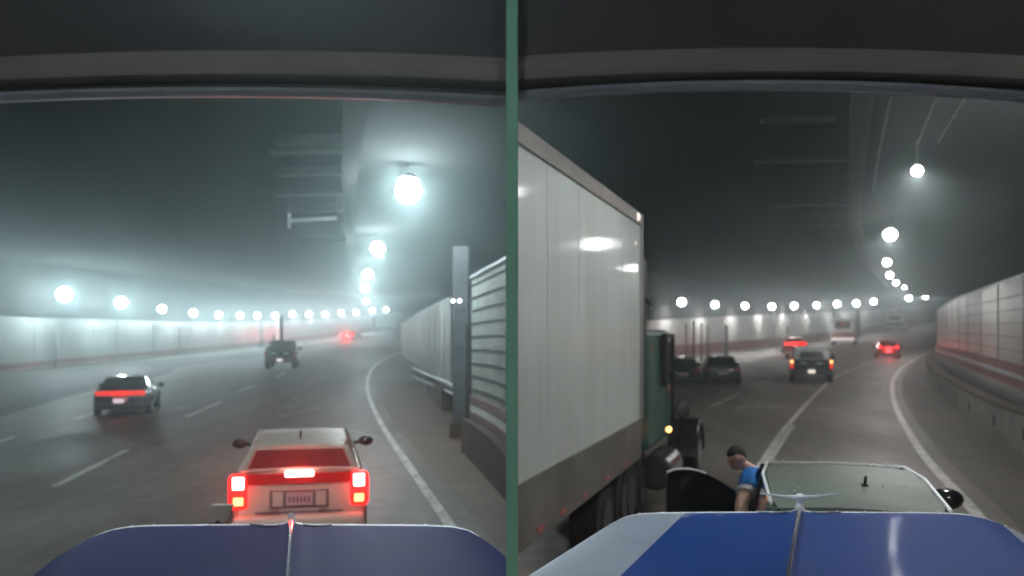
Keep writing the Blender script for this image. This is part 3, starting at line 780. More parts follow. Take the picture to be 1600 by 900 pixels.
# right road cars
YR = math.radians(-16)
car('sedan', 'unlit dark sedan left of the pickup truck on the right road', place(1130, 602, 4.5, math.radians(-8)), math.radians(-8), M['charcoal'], W=1.9, tail=M['tail_dim'], Hc=1.45)
car('sedan', 'dark sedan mostly hidden behind the green cab', place(1068, 604, 4.5, math.radians(-8)), math.radians(-8), M['blackgloss'], W=1.8, tail=M['tail_dim'])
t = car('sedan', 'red lit sedan ahead of the pickup truck, beside the far wall', place(1243, 552, 4.5, math.radians(-14)), math.radians(-14), M['maroon'], W=2.3, tail=M['brake_far'], bar=True, tail_h=.14, tail_z=.92, details=False, Hc=1.55)
light('brake_glow', (0, -2.6, 1.0), 60, (1, .06, .04), .2, t)
tp2 = pickup('pickup_truck', 'black pickup truck with pale canopy and red amber tail lights ahead of the black car', place(1268, 600, 5.3, math.radians(-17)), math.radians(-17), M['charcoal'], load=None, W=2.15)
mb = MB(); mb.loft([[Vector((-.92, y, 1.24)), Vector((-.78, y + k, 1.90)), Vector((.78, y + k, 1.90)), Vector((.92, y, 1.24))] for y, k in ((-2.55, .18), (-.75, 0))])
cn = obj('canopy', mb, mat('pale_canopy', (.55, .57, .56), .4, var=.15), tp2, bevel=.04)
mb = MB(); mb.hexa([Vector((-.6, -2.57, 1.33)), Vector((.6, -2.57, 1.33)), Vector((.6, -2.50, 1.33)), Vector((-.6, -2.50, 1.33))], [Vector((-.52, -2.48, 1.66)), Vector((.52, -2.48, 1.66)), Vector((.52, -2.40, 1.66)), Vector((-.52, -2.40, 1.66))]); obj('canopy_window', mb, mat('grey_canopy_glass', (.10, .11, .11), .2), cn)
t = car('sedan', 'small maroon sedan with two round brake lights in the right lane', place(1388, 560, 4.3, math.radians(-20)), math.radians(-20), M['maroon'], W=1.95, Hc=1.5, tail=None)
for sx in (-1, 1):
    mb = MB(); mb.sphere((sx * .68, -2.2, .88), .15, 12, 8, (1, .5, 1)); obj('tail_light', mb, M['brake_far'], t)
light('brake_glow', (0, -2.5, .9), 120, (1, .05, .05), .2, t)

def boxtruck(label, loc, yaw, W, Hb, L, bandmat, lit, z0=.9):
    t = empty('box_truck', loc, yaw); tag(t, label, 'truck'); r = -L / 2
    mb = MB(); mb.box((0, r + L * .36, (z0 + Hb) / 2), (W, L * .72, Hb - z0)); bx = obj('cargo_box', mb, M['whitepaint'], t, bevel=.04)
    mb = MB(); mb.box((0, r - .02, z0 + .42), (W * .94, .04, .55)); obj('rear_band', mb, bandmat, bx)
    mb = MB(); mb.box((0, r - .02, (z0 + Hb) / 2 + .45), (W * .62, .03, (Hb - z0) * .36)); obj('rear_window', mb, M['darkgrey'], bx)
    mb = MB(); mb.box((0, r - .06, z0 - .12), (W * .96, .2, .22)); obj('bumper', mb, M['whiteglow'] if lit else M['whitepaint'], t, bevel=.03)
    if lit:
        mb = MB(); mb.sphere((0, r - .06, Hb - .55), .14, 10, 6); obj('centre_light', mb, M['tail'], t)
    mb = MB(); mb.box((0, r + L * .86, (z0 + Hb * .78) / 2 + .1), (W * .92, L * .26, Hb * .78 - z0 + .2)); cb = obj('cab', mb, M['whitepaint'], t, bevel=.12)
    mb = MB(); mb.box((0, r + L * .9, Hb * .62), (W * .94, L * .14, .55)); obj('cab_window', mb, M['glass'], cb)
    mb = MB(); mb.box((0, 0, .62), (W * .5, L * .92, .3)); obj('chassis', mb, M['darkgrey'], t)
    for sx in (-1, 1):
        mb = MB(); mb.box((sx * (W / 2 + .18), r + L * .84, Hb * .6), (.2, .12, .5)); obj('mirror', mb, M['black'], t)
        for y in (r + L * .2, r + L * .86):
            mb = MB(); mb.cyl((sx * (W / 2 - .3), y, .45), (sx * (W / 2 - .02), y, .45), .45, 16); obj('wheel', mb, M['black'], t)
    return t
boxtruck('white box truck with lit bumper and red rear band beyond the black pickup', place(1320, 541, 7, math.radians(-20)), math.radians(-24), 2.75, 3.25, 6.5, M['redpaint'], True)
boxtruck('distant small white box truck near the bend of the right road', place(1402, 519, 6, math.radians(-24)), math.radians(-34), 3.2, 3.4, 6.0, M['darkgrey'], False, z0=1.0)

# white trailer and green tractor unit beside the black car
A = Vector((.2, 7.69, 0)); B = Vector((1.85 * 1.0, 12.93, 0))
A = UD(809, 520, 7.33); A.z = 0; B = UD(1000, 520, 12.93); B.z = 0
dr = (B - A).normalized(); nl = Vector((-dr.y, dr.x, 0))   # nl points to the trailer's far side
t = empty('semi_truck', (B.x, B.y, 0), world=True); tag(t, 'semi truck with tall white trailer and dark green cab beside the black car', 'truck')
ZT, ZW, ZB = H + 185 / FPX * 12.93 + .0, 1.66, 1.10
def slab(a, b, th, z0, z1, out=0.0):
    m_ = MB(); o = -nl * out
    m_.hexa([a + o + Vector((0, 0, z0)), b + o + Vector((0, 0, z0)), b + nl * th + Vector((0, 0, z0)), a + nl * th + Vector((0, 0, z0))],
            [a + o + Vector((0, 0, z1)), b + o + Vector((0, 0, z1)), b + nl * th + Vector((0, 0, z1)), a + nl * th + Vector((0, 0, z1))]); return m_
A_ = A - dr * 3.0
tb = obj('trailer_body', slab(A_, B, 2.5, ZW, ZT - .16), M['trailer'], t, clip=1)
obj('top_rail', slab(A_, B, 2.5, ZT - .16, ZT, .03), M['rail'], tb, clip=1)
obj('skirt', slab(A_, B, 2.5, ZB, ZW, .02), M['trailer_low'], t, clip=1)
obj('corner_post', slab(B + dr * .004, B + dr * .09, 2.5, ZW, ZT, .035), M['rail'], tb, clip=1)
for k, (px, py) in enumerate(((993, 339), (990, 380))):
    p = UD(px, py, 12.6); m_ = MB(); m_.sphere(p, .045 if k else .07, 10, 6); obj('marker_light', m_, M['whiteglow'], t)
m_ = MB(); m_.sphere(UD(845, 232, 8.05), .03, 8, 6); obj('marker_light', m_, M['amber'], t)
for s0 in (.5, 1.3, 2.2, 3.4, 4.6):
    p = A + dr * s0; m_ = slab(p, p + dr * .22, .02, ZB + .05, ZB + .10, .026); obj('reflector_tape', m_, mat('red_reflector', (.45, .05, .06), .3), t, clip=1)
for s0 in (.9, 2.1, 3.3, 4.5):
    p = A + dr * s0; m_ = slab(p, p + dr * .012, .004, ZW + .01, ZT - .17, .003); obj('panel_seam', m_, mat('faint_seam', (.58, .68, .64), .5), tb, clip=1)
# underside gear
m_ = slab(A_ - dr * .2 + nl * .5, B + nl * .5, .6, .75, ZB, 0); obj('underframe', m_, M['darkgrey'], t, clip=1)
for s0 in (4.2, 5.4):
    p = A + dr * s0; m_ = MB(); m_.cyl(p + nl * .15 + Vector((0, 0, .52)), p + nl * .5 + Vector((0, 0, .52)), .52, 24); wh = obj('wheel', m_, M['black'], t, clip=1)
    m_ = MB(); m_.cyl(p + nl * .12 + Vector((0, 0, .52)), p + nl * .16 + Vector((0, 0, .52)), .27, 18); obj('rim', m_, M['darkgrey'], wh, clip=1)
# tractor
c1 = B + dr * .35
m_ = slab(c1 + nl * .05, c1 + dr * .62 + nl * .05, 2.0, 1.2, 4.05, 0); obj('sleeper', m_, mat('dark_teal_paint', (.022, .045, .042), .5), t, clip=1, bevel=.08)
c2 = c1 + dr * .5
m_ = slab(c2 + nl * .02, c2 + dr * 2.4 + nl * .02, 2.2, 1.05, 2.95, 0); cb = obj('cab', m_, M['cabgreen'], t, clip=1, bevel=.10)
m_ = slab(c2 + dr * 1.4, c2 + dr * 2.2, .02, 2.15, 2.75, .02); obj('door_window', m_, M['black'], cb, bevel=.02)
m_ = MB()
q0, q1 = c2 + dr * 1.3, c2 + dr * 2.3
for a_, b_ in ((q0 + Vector((0, 0, 2.0)), q0 + Vector((0, 0, 2.85))), (q0 + Vector((0, 0, 2.85)), q1 + Vector((0, 0, 2.85))), (q1 + Vector((0, 0, 2.85)), q1 + Vector((0, 0, 1.3)))):
    m_.bar(a_ - nl * .04, b_ - nl * .04, .07, .07)
obj('window_frame', m_, M['black'], cb)
c3 = c2 + dr * 2.4
m_ = slab(c3 + nl * .35, c3 + dr * 2.8 + nl * .35, 1.6, .9, 1.9, 0); obj('bonnet', m_, M['cabgreen'], t, clip=1, bevel=.18, seg=4)
m_ = MB()
fc = c3 + dr * 1.6 + nl * .05
ring_ = []
for k in range(9):
    a_ = PI * k / 8; ring_.append(fc + dr * (-.72 * math.cos(a_)) + Vector((0, 0, .55 + .68 * math.sin(a_))))
rr = [[p - nl * .42, p + nl * .15, p + nl * .15 + (fc + Vector((0, 0, .55)) - p) * .1, p - nl * .42 + (fc + Vector((0, 0, .55)) - p) * .1] for p in ring_]
m_.loft(rr); obj('fender', m_, M['charcoal'], t, bevel=.03, smooth=True)
m_ = MB(); m_.cyl(fc - nl * .38 + Vector((0, 0, .52)), fc + Vector((0, 0, .52)), .52, 24); wh = obj('wheel', m_, M['black'], t)
m_ = MB(); m_.cyl(fc - nl * .40 + Vector((0, 0, .52)), fc - nl * .36 + Vector((0, 0, .52)), .28, 18); obj('rim', m_, M['rim'], wh)
rw = B + dr * .2 + nl * .15
for k in range(2):
    q = rw + dr * (-.3 + 1.0 * k)
    m_ = MB(); m_.cyl(q - nl * .02 + Vector((0, 0, .55)), q + nl * .4 + Vector((0, 0, .55)), .54, 24); wh = obj('wheel', m_, M['black'], t, clip=1)
    m_ = MB(); m_.cyl(q - nl * .05 + Vector((0, 0, .55)), q + Vector((0, 0, .55)), .28, 18); obj('rim', m_, M['darkgrey'], wh, clip=1)
m_ = MB(); m_.cyl(c2 - nl * .05 + dr * .2 + Vector((0, 0, .72)), c2 - nl * .05 + dr * 1.5 + Vector((0, 0, .72)), .28, 20); obj('fuel_tank', m_, M['charcoal'], t, bevel=.05)
p = UD(1045, 671, 13.9); m_ = MB(); m_.sphere(p, .05, 10, 6); obj('turn_light', m_, M['amber'], t)
p = UD(1017, 487, 13.6); m_ = MB(); m_.box(p, (.07, .05, .24)); mr = obj('mirror', m_, M['chrome'], t, bevel=.01)
m_ = MB(); m_.bar(p + Vector((-.1, .2, .25)), p + Vector((0, 0, .1)), .03, .03); obj('mirror_arm', m_, M['black'], mr)
p = UD(1066, 640, 15.6); m_ = MB(); m_.sphere(p, .15, 14, 10, (.9, .35, 1.1)); hm = obj('fender_mirror', m_, M['darkgrey'], t, smooth=True)
m_ = MB(); m_.cyl(p + Vector((0, 0, -.15)), p + Vector((-.05, .1, -.7)), .015, 6); obj('mirror_stalk', m_, M['black'], hm)

# upright posts by the far wall
for i, (px, pt, pb, d0, r_) in enumerate(((1072, 505, 560, 46, .06), (1084, 500, 562, 45, .08), (1096, 505, 558, 46, .07), (1106, 508, 556, 47, .09), (1135, 508, 545, 52, .14), (1231, 510, 535, 66, .12), (1341, 485, 512, 92, .30), (1406, 478, 500, 116, .25))):
    a = U(px, pb, d0); b = U(px, pt, d0); mb = MB(); mb.cyl((a.x, a.y, gz(a.y)), b, r_, 8); mb.cyl((a.x, a.y, gz(a.y)), (a.x, a.y, gz(a.y) + .25), r_ * 1.6, 8)
    o = obj('wall_post', mb, M['darkgrey'], base=(a.x, a.y, gz(a.y)))
    tag(o, 'dark upright wall post right of the green cab, %s from that cab' % ordn[i], 'post', 'posts by the far wall')
for i, (px, pt, pb, d0, r_) in enumerate(((87, 505, 545, 39, .05), (240, 505, 550, 49.5, .06), (281, 512, 548, 53.5, .06), (408, 500, 548, 68, .2), (585, 490, 518, 117, .3))):
    a = U(px, pb, d0); b = U(px, pt, d0); mb = MB(); mb.cyl((a.x, a.y, gz(a.y)), b, r_, 8); mb.cyl((a.x, a.y, gz(a.y)), (a.x, a.y, gz(a.y) + .25), r_ * 1.6, 8)
    o = obj('wall_post', mb, mat('faded_post', (.10, .11, .11), .7), base=(a.x, a.y, gz(a.y)))
    tag(o, 'faded upright post before the far left wall, %s from the left edge' % ordn[i], 'post', 'posts by the far left wall')
# sign board at the bend of the left road
a = U(605, 502, 118); t = empty('sign_board', (a.x, a.y, gz(a.y)), world=True); tag(t, 'blank pale sign board at the far bend of the left road', 'sign')
mb = MB(); mb.box(a, (3.9, .15, 2.5)); obj('board', mb, mat('pale_board', (.40, .46, .48), .5), t, bevel=.03)
for dx in (-1.5, 1.5):
    mb = MB(); mb.cyl((a.x + dx, a.y + .1, gz(a.y)), (a.x + dx, a.y + .1, a.z), .08, 8); obj('leg', mb, M['darkgrey'], t)

# ------------------------------------------------------------------ black car with open door, and the driver
YB = math.radians(-15)
cx, cy = 2.89, 7.95
t = empty('black_car', (cx, cy, 0), YB); tag(t, 'black car with its left door open, directly in front of the bright blue truck hood', 'car')
L_, W_ = 4.6, 1.86; r = -L_ / 2 + .25; w = W_ / 2
mb = MB()
def ringc(y, ww, zb, zt):
    h = [(ww * .86, zb), (ww, zb + .2), (ww, zt - .2), (ww * .95, zt - .03), (ww * .6, zt)]
    return [Vector((x, y, z)) for x, z in h] + [Vector((0, y, zt + .01))] + [Vector((-x, y, z)) for x, z in h[::-1]]
mb.loft([ringc(r, .84 * w, .4, 1.0), ringc(r + .08, .97 * w, .3, 1.08), ringc(r + .6, w, .25, 1.12), ringc(.2, w, .25, 1.1), ringc(1.1, w, .25, 1.06), ringc(2.0, .95 * w, .28, .95), ringc(2.35, .8 * w, .35, .8)])
obj('body', mb, M['blackgloss'], t, smooth=True, bevel=.02)
zr = 1.68
mb = MB()
gr = [(r + .10, r + .42, .74, .57, zr - .10), (r + .35, r + .62, .78, .62, zr - .02), (0, .0, .78, .635, zr - .02), (1.0, .25, .78, .62, zr - .03), (1.35, .42, .76, .60, zr - .05)]
mb.loft([[Vector((-wb, yb, 1.06)), Vector((-wt, yt, zt)), Vector((wt, yt, zt)), Vector((wb, yb, 1.06))] for yb, yt, wb, wt, zt in gr]); obj('windows', mb, M['glass'], t, bevel=.03)
mb = MB(); rr = []
for y, ww, z in ((r + .40, .575, zr - .045), (r + .52, .615, zr - .01), (-.4, .64, zr + .015), (.15, .63, zr + .01), (.36, .60, zr - .02)):
    rr.append([Vector((-ww, y, z - .05)), Vector((-ww * .95, y, z - .005)), Vector((-ww * .5, y, z + .012)), Vector((0, y, z + .018)), Vector((ww * .5, y, z + .012)), Vector((ww * .95, y, z - .005)), Vector((ww, y, z - .05))])
mb.loft(rr); rf = obj('roof', mb, mat('grey_green_wet_roof', (.13, .155, .13), .5, spec=.25, var=.2, scale=2), t, smooth=True)
mb = MB()
for sx in (-1, 1): mb.tube([(sx * .60, r + .42, zr - .02), (sx * .645, -.4, zr + .008), (sx * .60, .34, zr)], .014, 6)
mb.tube([(-.60, .34, zr), (0, .39, zr + .01), (.60, .34, zr)], .012, 6); obj('roof_trim', mb, M['bright'], rf)
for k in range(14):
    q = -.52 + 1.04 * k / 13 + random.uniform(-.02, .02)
    mb = MB(); mb.sphere((q, .35 - random.random() * .02, zr + .016), random.uniform(.009, .016), 8, 5); obj('edge_drop_sparkle', mb, M['bright'], rf)  # white dot, the drop's sparkle is put into its colour
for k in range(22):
    mb = MB(); mb.sphere((random.uniform(-.55, .55), random.uniform(-1.4, .3), zr + .018), random.uniform(.004, .009), 6, 4); obj('water_drop_sparkle', mb, M['bright'], rf)  # tiny white dots carry the sparkle of water drops
mb = MB(); mb.cyl((.12, -.9, zr), (.12, -.98, zr + .10), .012, 6); mb.box((.12, -.9, zr + .015), (.05, .1, .03)); obj('antenna', mb, M['black'], rf)
for sx in (-1, 1):
    for a, b in (((.76, r + .12, 1.08), (.58, r + .42, zr - .06)), ((.77, 1.33, 1.07), (.61, .42, zr - .05)), ((.77, -.1, 1.08), (.63, -.1, zr - .04))):
        mb = MB(); mb.bar((sx * a[0], a[1], a[2]), (sx * b[0], b[1], b[2]), .09, .06); obj('pillar', mb, M['blackgloss'], t)
    for y in (r + .75, 1.45):
        mb = MB(); mb.cyl((sx * (w - .24), y, .35), (sx * (w + .01), y, .35), .35, 22); wh = obj('wheel', mb, M['black'], t)
        mb = MB(); mb.cyl((sx * (w - .02), y, .35), (sx * (w + .02), y, .35), .22, 16); obj('rim', mb, M['rim'], wh)
    mb = MB(); mb.box((sx * .72, r + .02, .93), (.24, .12, .22)); obj('tail_light', mb, M['tail_dim'], t, bevel=.03)
mb = MB(); mb.sphere((w + .10, .80, 1.33), .14, 14, 8, (1.15, .6, .75)); mr = obj('mirror', mb, M['blackgloss'], t, smooth=True)
mb = MB(); mb.bar((w - .1, .8, 1.15), (w + .06, .8, 1.27), .06, .06); obj('mirror_arm', mb, M['black'], mr)
mb = MB(); mb.box((0, r - .02, .45), (W_ * .9, .2, .28)); obj('bumper', mb, M['blackgloss'], t, bevel=.06)
# open front left door
Ri = Matrix.Rotation(-YB, 3, 'Z')
def loc_of(p): return Ri @ (Vector(p) - Vector((cx, cy, 0)))
h0 = UD(1160, 700, 9.15); h1 = UD(1042, 700, 9.0)
def dz_(p, z): q = loc_of((p.x, p.y, z)); return q
mb = MB()
n_ = 10; ringf = []; ringb = []
for k in range(n_ + 1):
    u = k / n_; p = h1.lerp(h0, u)
    zt = 1.53 - .30 * max(0, (u - .25)) ** 1.6 * 1.6
    if u < .08: zt = 1.50
    ringf.append((p, zt))
vs = []; fs = []
for p, zt in ringf:
    for z in (.35, zt):
        for dy in (-.03, .06): vs.append(dz_(p + Vector((0, dy, 0)), z))
for k in range(n_):
    a = 4 * k; b = a + 4
    fs += [(a, b, b + 2, a + 2), (a + 1, a + 3, b + 3, b + 1), (a + 2, b + 2, b + 3, a + 3), (a, a + 1, b + 1, b)]
fs += [(0, 2, 3, 1), (4 * n_, 4 * n_ + 1, 4 * n_ + 3, 4 * n_ + 2)]
mb.add(vs, fs); dr_ = obj('door', mb, M['blackgloss'], t)
mb = MB(); mb.tube([dz_(p + Vector((0, -.04, 0)), zt + .005) for p, zt in ringf[:6]], .013, 6); obj('door_trim', mb, M['bright'], dr_)
mb = MB(); p_ = h1.lerp(h0, .45); q_ = dz_(p_ + Vector((0, -.05, 0)), 1.05); mb.box(q_, (.5, .08, .08), rz=-YB); obj('arm_rest', mb, M['darkgrey'], dr_, bevel=.02)

# the driver, leaning out beside the open door and looking down to the left
def skin_fig(name, verts, edges, radii, m, parent, sub=2, base=None):
    me = bpy.data.meshes.new(name); off = OFF.get(parent, Vector((0, 0, 0))) if parent is not None else Vector(base)
    me.from_pydata([tuple(Vector(v) - off) for v in verts], edges, [])
    o = bpy.data.objects.new(name, me); link(o, parent)
    if parent is None: o.location = base
    OFF[o] = off
    md = o.modifiers.new('skin', 'SKIN')
    for i, sv in enumerate(me.skin_vertices[0].data):
        sv.radius = radii[i] if isinstance(radii[i], tuple) else (radii[i], radii[i]); sv.use_root = (i == 0)
    md.use_smooth_shade = True
    s2 = o.modifiers.new('subd', 'SUBSURF'); s2.levels = sub; s2.render_levels = sub
    me.materials.append(m)
    return o
HX, HY, HZ = 2.22, 8.85, 1.665
shl = Vector((2.30, 8.62, 1.545)); elb = Vector((2.13, 8.36, 1.22)); wri = Vector((2.26, 8.18, 1.02)); hand = Vector((2.30, 8.10, .97))
hip = Vector((2.45, 9.2, .92)); sh2 = Vector((2.60, 9.12, 1.47)); chest = Vector((2.54, 8.98, 1.36)); neck = Vector((2.42, 8.90, 1.50)); skull = Vector((HX + .05, HY + .02, HZ - .06))
V = [hip, chest, neck, Vector((2.33, 8.90, 1.57)), skull, shl, elb, wri, hand, sh2, Vector((2.68, 9.35, 1.2)), Vector((2.60, 9.5, 1.0)),
     Vector((2.36, 9.18, .86)), Vector((2.20, 9.18, .48)), Vector((2.20, 9.28, .07)), Vector((2.15, 9.12, .05)), Vector((2.54, 9.25, .86)), Vector((2.36, 9.42, .48)), Vector((2.30, 9.55, .07)), Vector((2.28, 9.38, .05))]
E = [(0, 1), (1, 2), (2, 3), (3, 4), (1, 5), (5, 6), (6, 7), (7, 8), (1, 9), (9, 10), (10, 11), (0, 12), (12, 13), (13, 14), (14, 15), (0, 16), (16, 17), (17, 18), (18, 19)]
Rr = [(.15, .13), (.17, .13), .065, .055, .06, .092, .072, .046, .042, .07, .045, .03, .095, .065, .045, .04, .095, .065, .045, .04]
per = skin_fig('person', V, E, Rr, M['skin'], None, base=Vector((2.30, 9.25, 0)))
tag(per, 'person in a bright blue short sleeved shirt leaning out beside the open black car door', 'person')
# fingers
for k in range(4):
    b0 = hand + Vector((-.03 + .02 * k, -.01, -.01)); ln = (.07, .08, .075, .06)[k]
    skin_fig('finger', [b0, b0 + Vector((-.005, -.03, -.6 * ln)), b0 + Vector((.01, -.02, -1.1 * ln))], [(0, 1), (1, 2)], [.010, .009, .008], M['skin'], per, 1)
skin_fig('thumb', [hand + Vector((-.03, 0, .03)), hand + Vector((-.07, -.01, 0)), hand + Vector((-.075, -.02, -.03))], [(0, 1), (1, 2)], [.012, .011, .009], M['skin'], per, 1)
# head: face turned to the lower left
bm = bmesh.new(); bmesh.ops.create_icosphere(bm, subdivisions=4, radius=1)
fdir = Vector((-.80, -.35, -.50)).normalized(); upv = Vector((-.35, -.1, .92)); sdv = fdir.cross(upv).normalized(); upv = sdv.cross(fdir).normalized()
for v in bm.verts:
    p = v.co.copy(); f, s_, u = p.x, p.y, p.z
    r_f = .098; r_s = .078 * (1 - .10 * max(0, -u)); r_u = .118
    x = f * r_f; y = s_ * r_s * (1 - .22 * max(0, -u) ** 2); z = u * r_u
    if f > 0:
        x -= .012 * math.exp(-((u - .12) ** 2) / .01) * (1 if abs(s_) > .12 else 0) * (1 if abs(s_) < .65 else 0)
        if abs(s_) < .2: x += .024 * math.exp(-((u + .12) ** 2) / .018) * (1 - abs(s_) / .2)
        x += .006 * math.exp(-((u + .48) ** 2) / .008) * max(0, 1 - abs(s_) / .4)
        if u < -.6: x += .010
    elif u < -.2: x *= (1 - .35 * min(1, -u - .2))
    v.co = Vector((HX, HY, HZ)) + fdir * x + sdv * y + upv * z - Vector(per.location)
me = bpy.data.meshes.new('head'); bm.to_mesh(me); bm.free()
for p_ in me.polygons: p_.use_smooth = True
me.materials.append(M['skin']); hd = bpy.data.objects.new('head', me); link(hd, per); OFF[hd] = OFF[per]
hc = Vector((HX, HY, HZ))
mb = MB(); k0 = len(mb.v)
m2 = MB(); m2.sphere((0, 0, 0), 1, 24, 16)
keep = []
for v in m2.v:
    f, s_, u = v.x, v.y, v.z
    hid = (f > .22 and u < .50) or (u < -.35) or (abs(s_) > .8 and f > -.1 and u < .2)
    sc_ = .90 if hid else 1.06
    keep.append(hc + fdir * (f * .100 * sc_ - .006) + sdv * (s_ * .080 * sc_) + upv * (u * .116 * sc_ + .004))
mb.add(keep, m2.f); obj('hair', mb, M['hair'], hd, smooth=True)
for sgn in (-1, 1):
    mb = MB(); mb.sphere(hc + sdv * .080 * sgn - fdir * .005 - upv * .005, .028, 10, 8, (.8, .6, 1)); obj('ear', mb, M['skin'], hd, smooth=True)
    mb = MB(); mb.sphere(hc + fdir * .083 + sdv * .030 * sgn + upv * .014, .011, 10, 8); obj('eye', mb, M['plate_ink'], hd)
mb = MB(); mb.tube([hc + fdir * .094 + sdv * k * .012 - upv * .060 for k in (-2, -1, 0, 1, 2)], .005, 6); obj('mouth', mb, mat('lips', (.30, .10, .09), .5), hd)
# shirt and sleeves, trousers
skin_fig('shirt', [hip + Vector((0, 0, .05)), chest, neck - Vector((0, 0, .03)), shl, shl.lerp(elb, .46), sh2, sh2.lerp(V[10], .45)], [(0, 1), (1, 2), (1, 3), (3, 4), (1, 5), (5, 6)],
         [(.165, .145), (.185, .145), .075, .102, .096, .085, .065], M['shirt'], per)
mb = MB(); a_ = shl.lerp(elb, .44); b_ = shl.lerp(elb, .52); mb.tube([a_, b_], [.098, .096], 18); obj('sleeve_hem', mb, M['cuff'], per, smooth=True)
skin_fig('trousers', [hip, V[12], V[13], V[14] + Vector((0, 0, .06)), V[16], V[17], V[18] + Vector((0, 0, .06))], [(0, 1), (1, 2), (2, 3), (0, 4), (4, 5), (5, 6)], [(.165, .145), .11, .08, .065, .11, .08, .065], M['jeans'], per)

# ------------------------------------------------------------------ our two truck hoods
def hood(label, xc_front, xc_rear, m, clip, white, orn, yfront=5.37, zf=1.77):
    t = empty('truck_hood', (xc_front, yfront, 0), world=True); tag(t, label, 'truck')
    NU, NV = 40, 22
    half = 1.20
    def P(u, v):   # v 0 front .. 1 rear
        e = abs(u) ** 14
        y = yfront - .34 * e * (1 - v) - v * 2.6
        xc = xc_front + (xc_rear - xc_front) * (v * 2.6 / 1.5)
        x = xc + u * (half - .03 * v)
        z = zf - 0.085 * abs(u) ** 14 + .16 * v - .010 * (u * u) + .020 * math.exp(-(u / .03) ** 2)
        z -= .03 * math.exp(-v / .02)
        return Vector((x, y, z))
    def strip(u0, u1, nu):
        mb = MB(); L = []
        for j in range(NV + 1):
            v = (j / NV) ** 1.7
            for i in range(nu + 1): L.append(P(u0 + (u1 - u0) * i / nu, v))
        mb.add(L, [(j * (nu + 1) + i, j * (nu + 1) + i + 1, (j + 1) * (nu + 1) + i + 1, (j + 1) * (nu + 1) + i) for j in range(NV) for i in range(nu)])
        # front and lower skirt
        return mb
    spl = [-1, white[0], white[1], 1]
    for k in range(3):
        if spl[k + 1] - spl[k] < .01: continue
        mm = M['hood_white'] if k != 1 else m
        nm = 'hood_top' if k == 1 else 'hood_side_panel'
        obj(nm, strip(spl[k], spl[k + 1], 30 if k == 1 else 10), mm, t, smooth=True, clip=clip)
    mb = MB(); L = []
    rim = [P(-1 + 2 * i / 30, 0) for i in range(31)]
    left = [P(-1, j / 8) for j in range(8, 0, -1)]; right = [P(1, j / 8) for j in range(1, 9)]
    ring0 = left + rim + right
    c = Vector((xc_front, yfront - 1, 0))
    n = len(ring0)
    for p in ring0: L.append(p + Vector((0, 0, -.004)))
    for p in ring0: L.append(Vector((p.x, p.y + .02, 1.0)))
    mb.add(L, [(i, i + 1, n + i + 1, n + i) for i in range(n - 1)])
    obj('hood_sides', mb, M['hood_white'] if white[0] > -.99 else m, t, smooth=True, clip=clip)
    mb = MB(); mb.box((xc_front, yfront - .2, .75), (1.7, .3, .7)); obj('grille', mb, M['chrome'], t, clip=clip, bevel=.03)
    for sx in (-1, 1):
        q = Vector((xc_front + sx * .85, yfront - 1.2, .55))
        mb = MB(); mb.cyl(q - Vector((.15, 0, 0)), q + Vector((.15, 0, 0)), .52, 24); obj('wheel', mb, M['black'], t, clip=clip)
    mb = MB(); mb.tube([P(-1 + 2 * i / 60, 0) + Vector((0, .012, .004)) for i in range(61)], .014, 8); obj('edge_trim', mb, M['bright'], t, clip=clip, smooth=True)
    mb = MB(); mb.tube([P(.0, j / 20) + Vector((0, 0, .006)) for j in range(0, 21)], .011, 6); obj('centre_strip', mb, M['chrome'], t, clip=clip)
    for i in range(16):
        u = -.94 + 1.88 * i / 15 + random.uniform(-.02, .02); p = P(u, 0) + Vector((0, .012, .016))
        if clip * p.x < .06: continue
        mb = MB(); mb.sphere(p, random.uniform(.004, .008), 8, 5); obj('edge_dot', mb, M['bright'], t)  # small pale dots of random size along the hood edge
    o0 = P(0, .0)
    mb = MB(); mb.tube([o0, o0 + Vector((0, .01, .05)), o0 + Vector((0, -.01, .10 if orn else .05))], [.03, .018, .022], 10); om = obj('ornament', mb, M['bright'], t, smooth=True)
    if orn:
        for sx in (-1, 1):
            mb = MB(); b = o0 + Vector((0, -.01, .085)); mb.tube([b, b + Vector((sx * .10, 0, .006)), b + Vector((sx * .24, .01, .022))], [.014, .008, .004], 8); obj('wing', mb, M['bright'], om, smooth=True)
    for sx in (-1, 1):
        mb = MB(); L0 = [P(sx * (.06 + .14 * k / 4), .045 + .02 * math.sin(k)) + Vector((0, 0, .006)) for k in range(5)]; mb.tube(L0, .006, 6); obj('hood_badge', mb, M['galv'], t)
    return t, P
tL, PL = hood('dull navy truck hood at the bottom left with thin chrome edge', -.2464 * 5.37, -.25 * 3.87, M['hood_dull'], -1, (-1, 1), False, zf=1.765)
tR, PR = hood('bright blue truck hood with pale grey side panels at the bottom right', .3214 * 5.37, .313 * 3.87, M['hood'], 1, (-.56, .93), True, zf=1.84)
# small mirror on the left hood corner
q = UD(340, 803, 5.9)
mb = MB(); mb.hexa([q + Vector((-.10, 0, -.06)), q + Vector((.05, 0, -.06)), q + Vector((.05, .05, -.06)), q + Vector((-.10, .05, -.06))],
                   [q + Vector((-.04, 0, .06)), q + Vector((.10, 0, .06)), q + Vector((.10, .05, .06)), q + Vector((-.04, .05, .06))])
fm = obj('fender_mirror', mb, mat('pale_mirror_shell', (.42, .40, .34), .4), tL, bevel=.01)
mb = MB(); mb.cyl(q + Vector((0, .03, -.05)), q + Vector((0, -.7, -.25)), .015, 8); obj('mirror_stalk', mb, M['black'], fm)

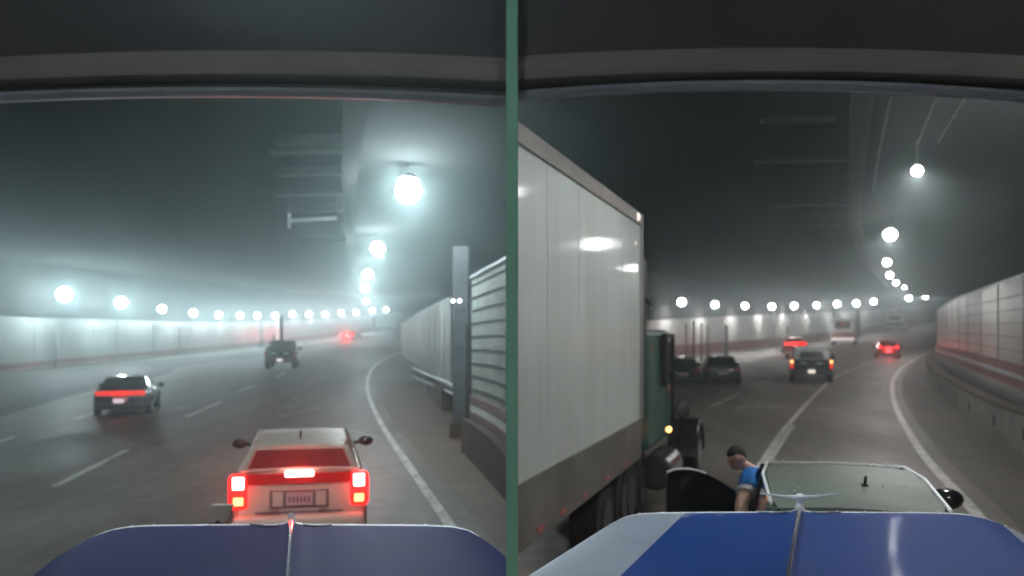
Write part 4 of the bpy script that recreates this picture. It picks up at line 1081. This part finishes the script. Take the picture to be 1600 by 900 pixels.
# ------------------------------------------------------------------ windscreen headers and the green post
def header(label, curve_b, curve_p, x0, x1, clip, d=2.8):
    t = empty('windscreen_header', UD((x0 + x1) / 2, 100, d), world=True); tag(t, label, 'header')
    def arc(c, px):
        a, b, e = c
        u = (px - (x0 + x1) / 2) / ((x1 - x0) / 2); return a + b * u * u + e * u
    n = 48; xa, xb = (x0 - 500, x1) if clip < 0 else (x0, x1 + 500); pxs = [xa + (xb - xa) * i / n for i in range(n + 1)]
    def part(name, m, prof, smooth=True):
        rings = []
        for px in pxs:
            yb, yp = arc(curve_b, px), arc(curve_p, px)
            rings.append([UD(px, f(yb, yp), 1.0) * 0 + Vector(((px - 800) / FPX * (d), d + dy, H + (HOR - f(yb, yp)) / FPX * d)) for f, dy in prof])
        mb = MB(); mb.loft(rings); return obj(name, mb, m, t, smooth=smooth, clip=clip)
    part('header_panel', M['header'], [(lambda b, p: -40, .0), (lambda b, p: p - 26, .0), (lambda b, p: p - 26, .05), (lambda b, p: -40, .05)])
    part('padded_roll', M['header_pad'], [(lambda b, p: p - 26, -.002), (lambda b, p: p - 14, -.02), (lambda b, p: p, -.028), (lambda b, p: p + 13, -.02), (lambda b, p: p + 22, .01), (lambda b, p: p + 22, .05), (lambda b, p: p - 26, .05)])
    part('groove', M['header'], [(lambda b, p: p + 22, .02), (lambda b, p: b - 14, .02), (lambda b, p: b - 14, .04), (lambda b, p: p + 22, .04)])
    part('rim_trim', M['header_rim'], [(lambda b, p: b - 14, .0), (lambda b, p: b - 7, -.012), (lambda b, p: b, .0), (lambda b, p: b - 2, .04), (lambda b, p: b - 14, .04)])
header('dark padded windscreen header across the top left, above the silver car', (150, 12, 2), (105, 12, 0), -40, 791, -1)
header('dark padded windscreen header across the top right, above the white trailer', (139, 19, 2), (101, 14, 1), 809, 1640, 1)
w_ = 18 / FPX * 2.73
mb = MB(); mb.box((0, 2.74, 2.9), (w_, .02, 5.8))
o = obj('green_post', mb, M['post'], base=(0, 2.74, 0)); tag(o, 'narrow flat green upright post standing between the two truck hoods', 'post')

# ------------------------------------------------------------------ haze
mb = MB(); mb.box((60, 150, 12), (400, 480, 40))
hz = obj('haze', mb, None) if False else None
me = bpy.data.meshes.new('haze'); me.from_pydata([tuple(v) for v in mb.v], [], mb.f); me.update()
hm_ = bpy.data.materials.new('haze'); hm_.use_nodes = True; nt = hm_.node_tree
for n_ in list(nt.nodes):
    if n_.type == 'BSDF_PRINCIPLED': nt.nodes.remove(n_)
pv = nt.nodes.new('ShaderNodeVolumePrincipled'); pv.inputs['Density'].default_value = HAZE; pv.inputs['Color'].default_value = (.76, .93, .95, 1); pv.inputs['Anisotropy'].default_value = .87
nt.links.new(pv.outputs[0], nt.nodes['Material Output'].inputs['Volume'])
me.materials.append(hm_); hz = bpy.data.objects.new('haze', me); link(hz); tag(hz, kind='stuff')
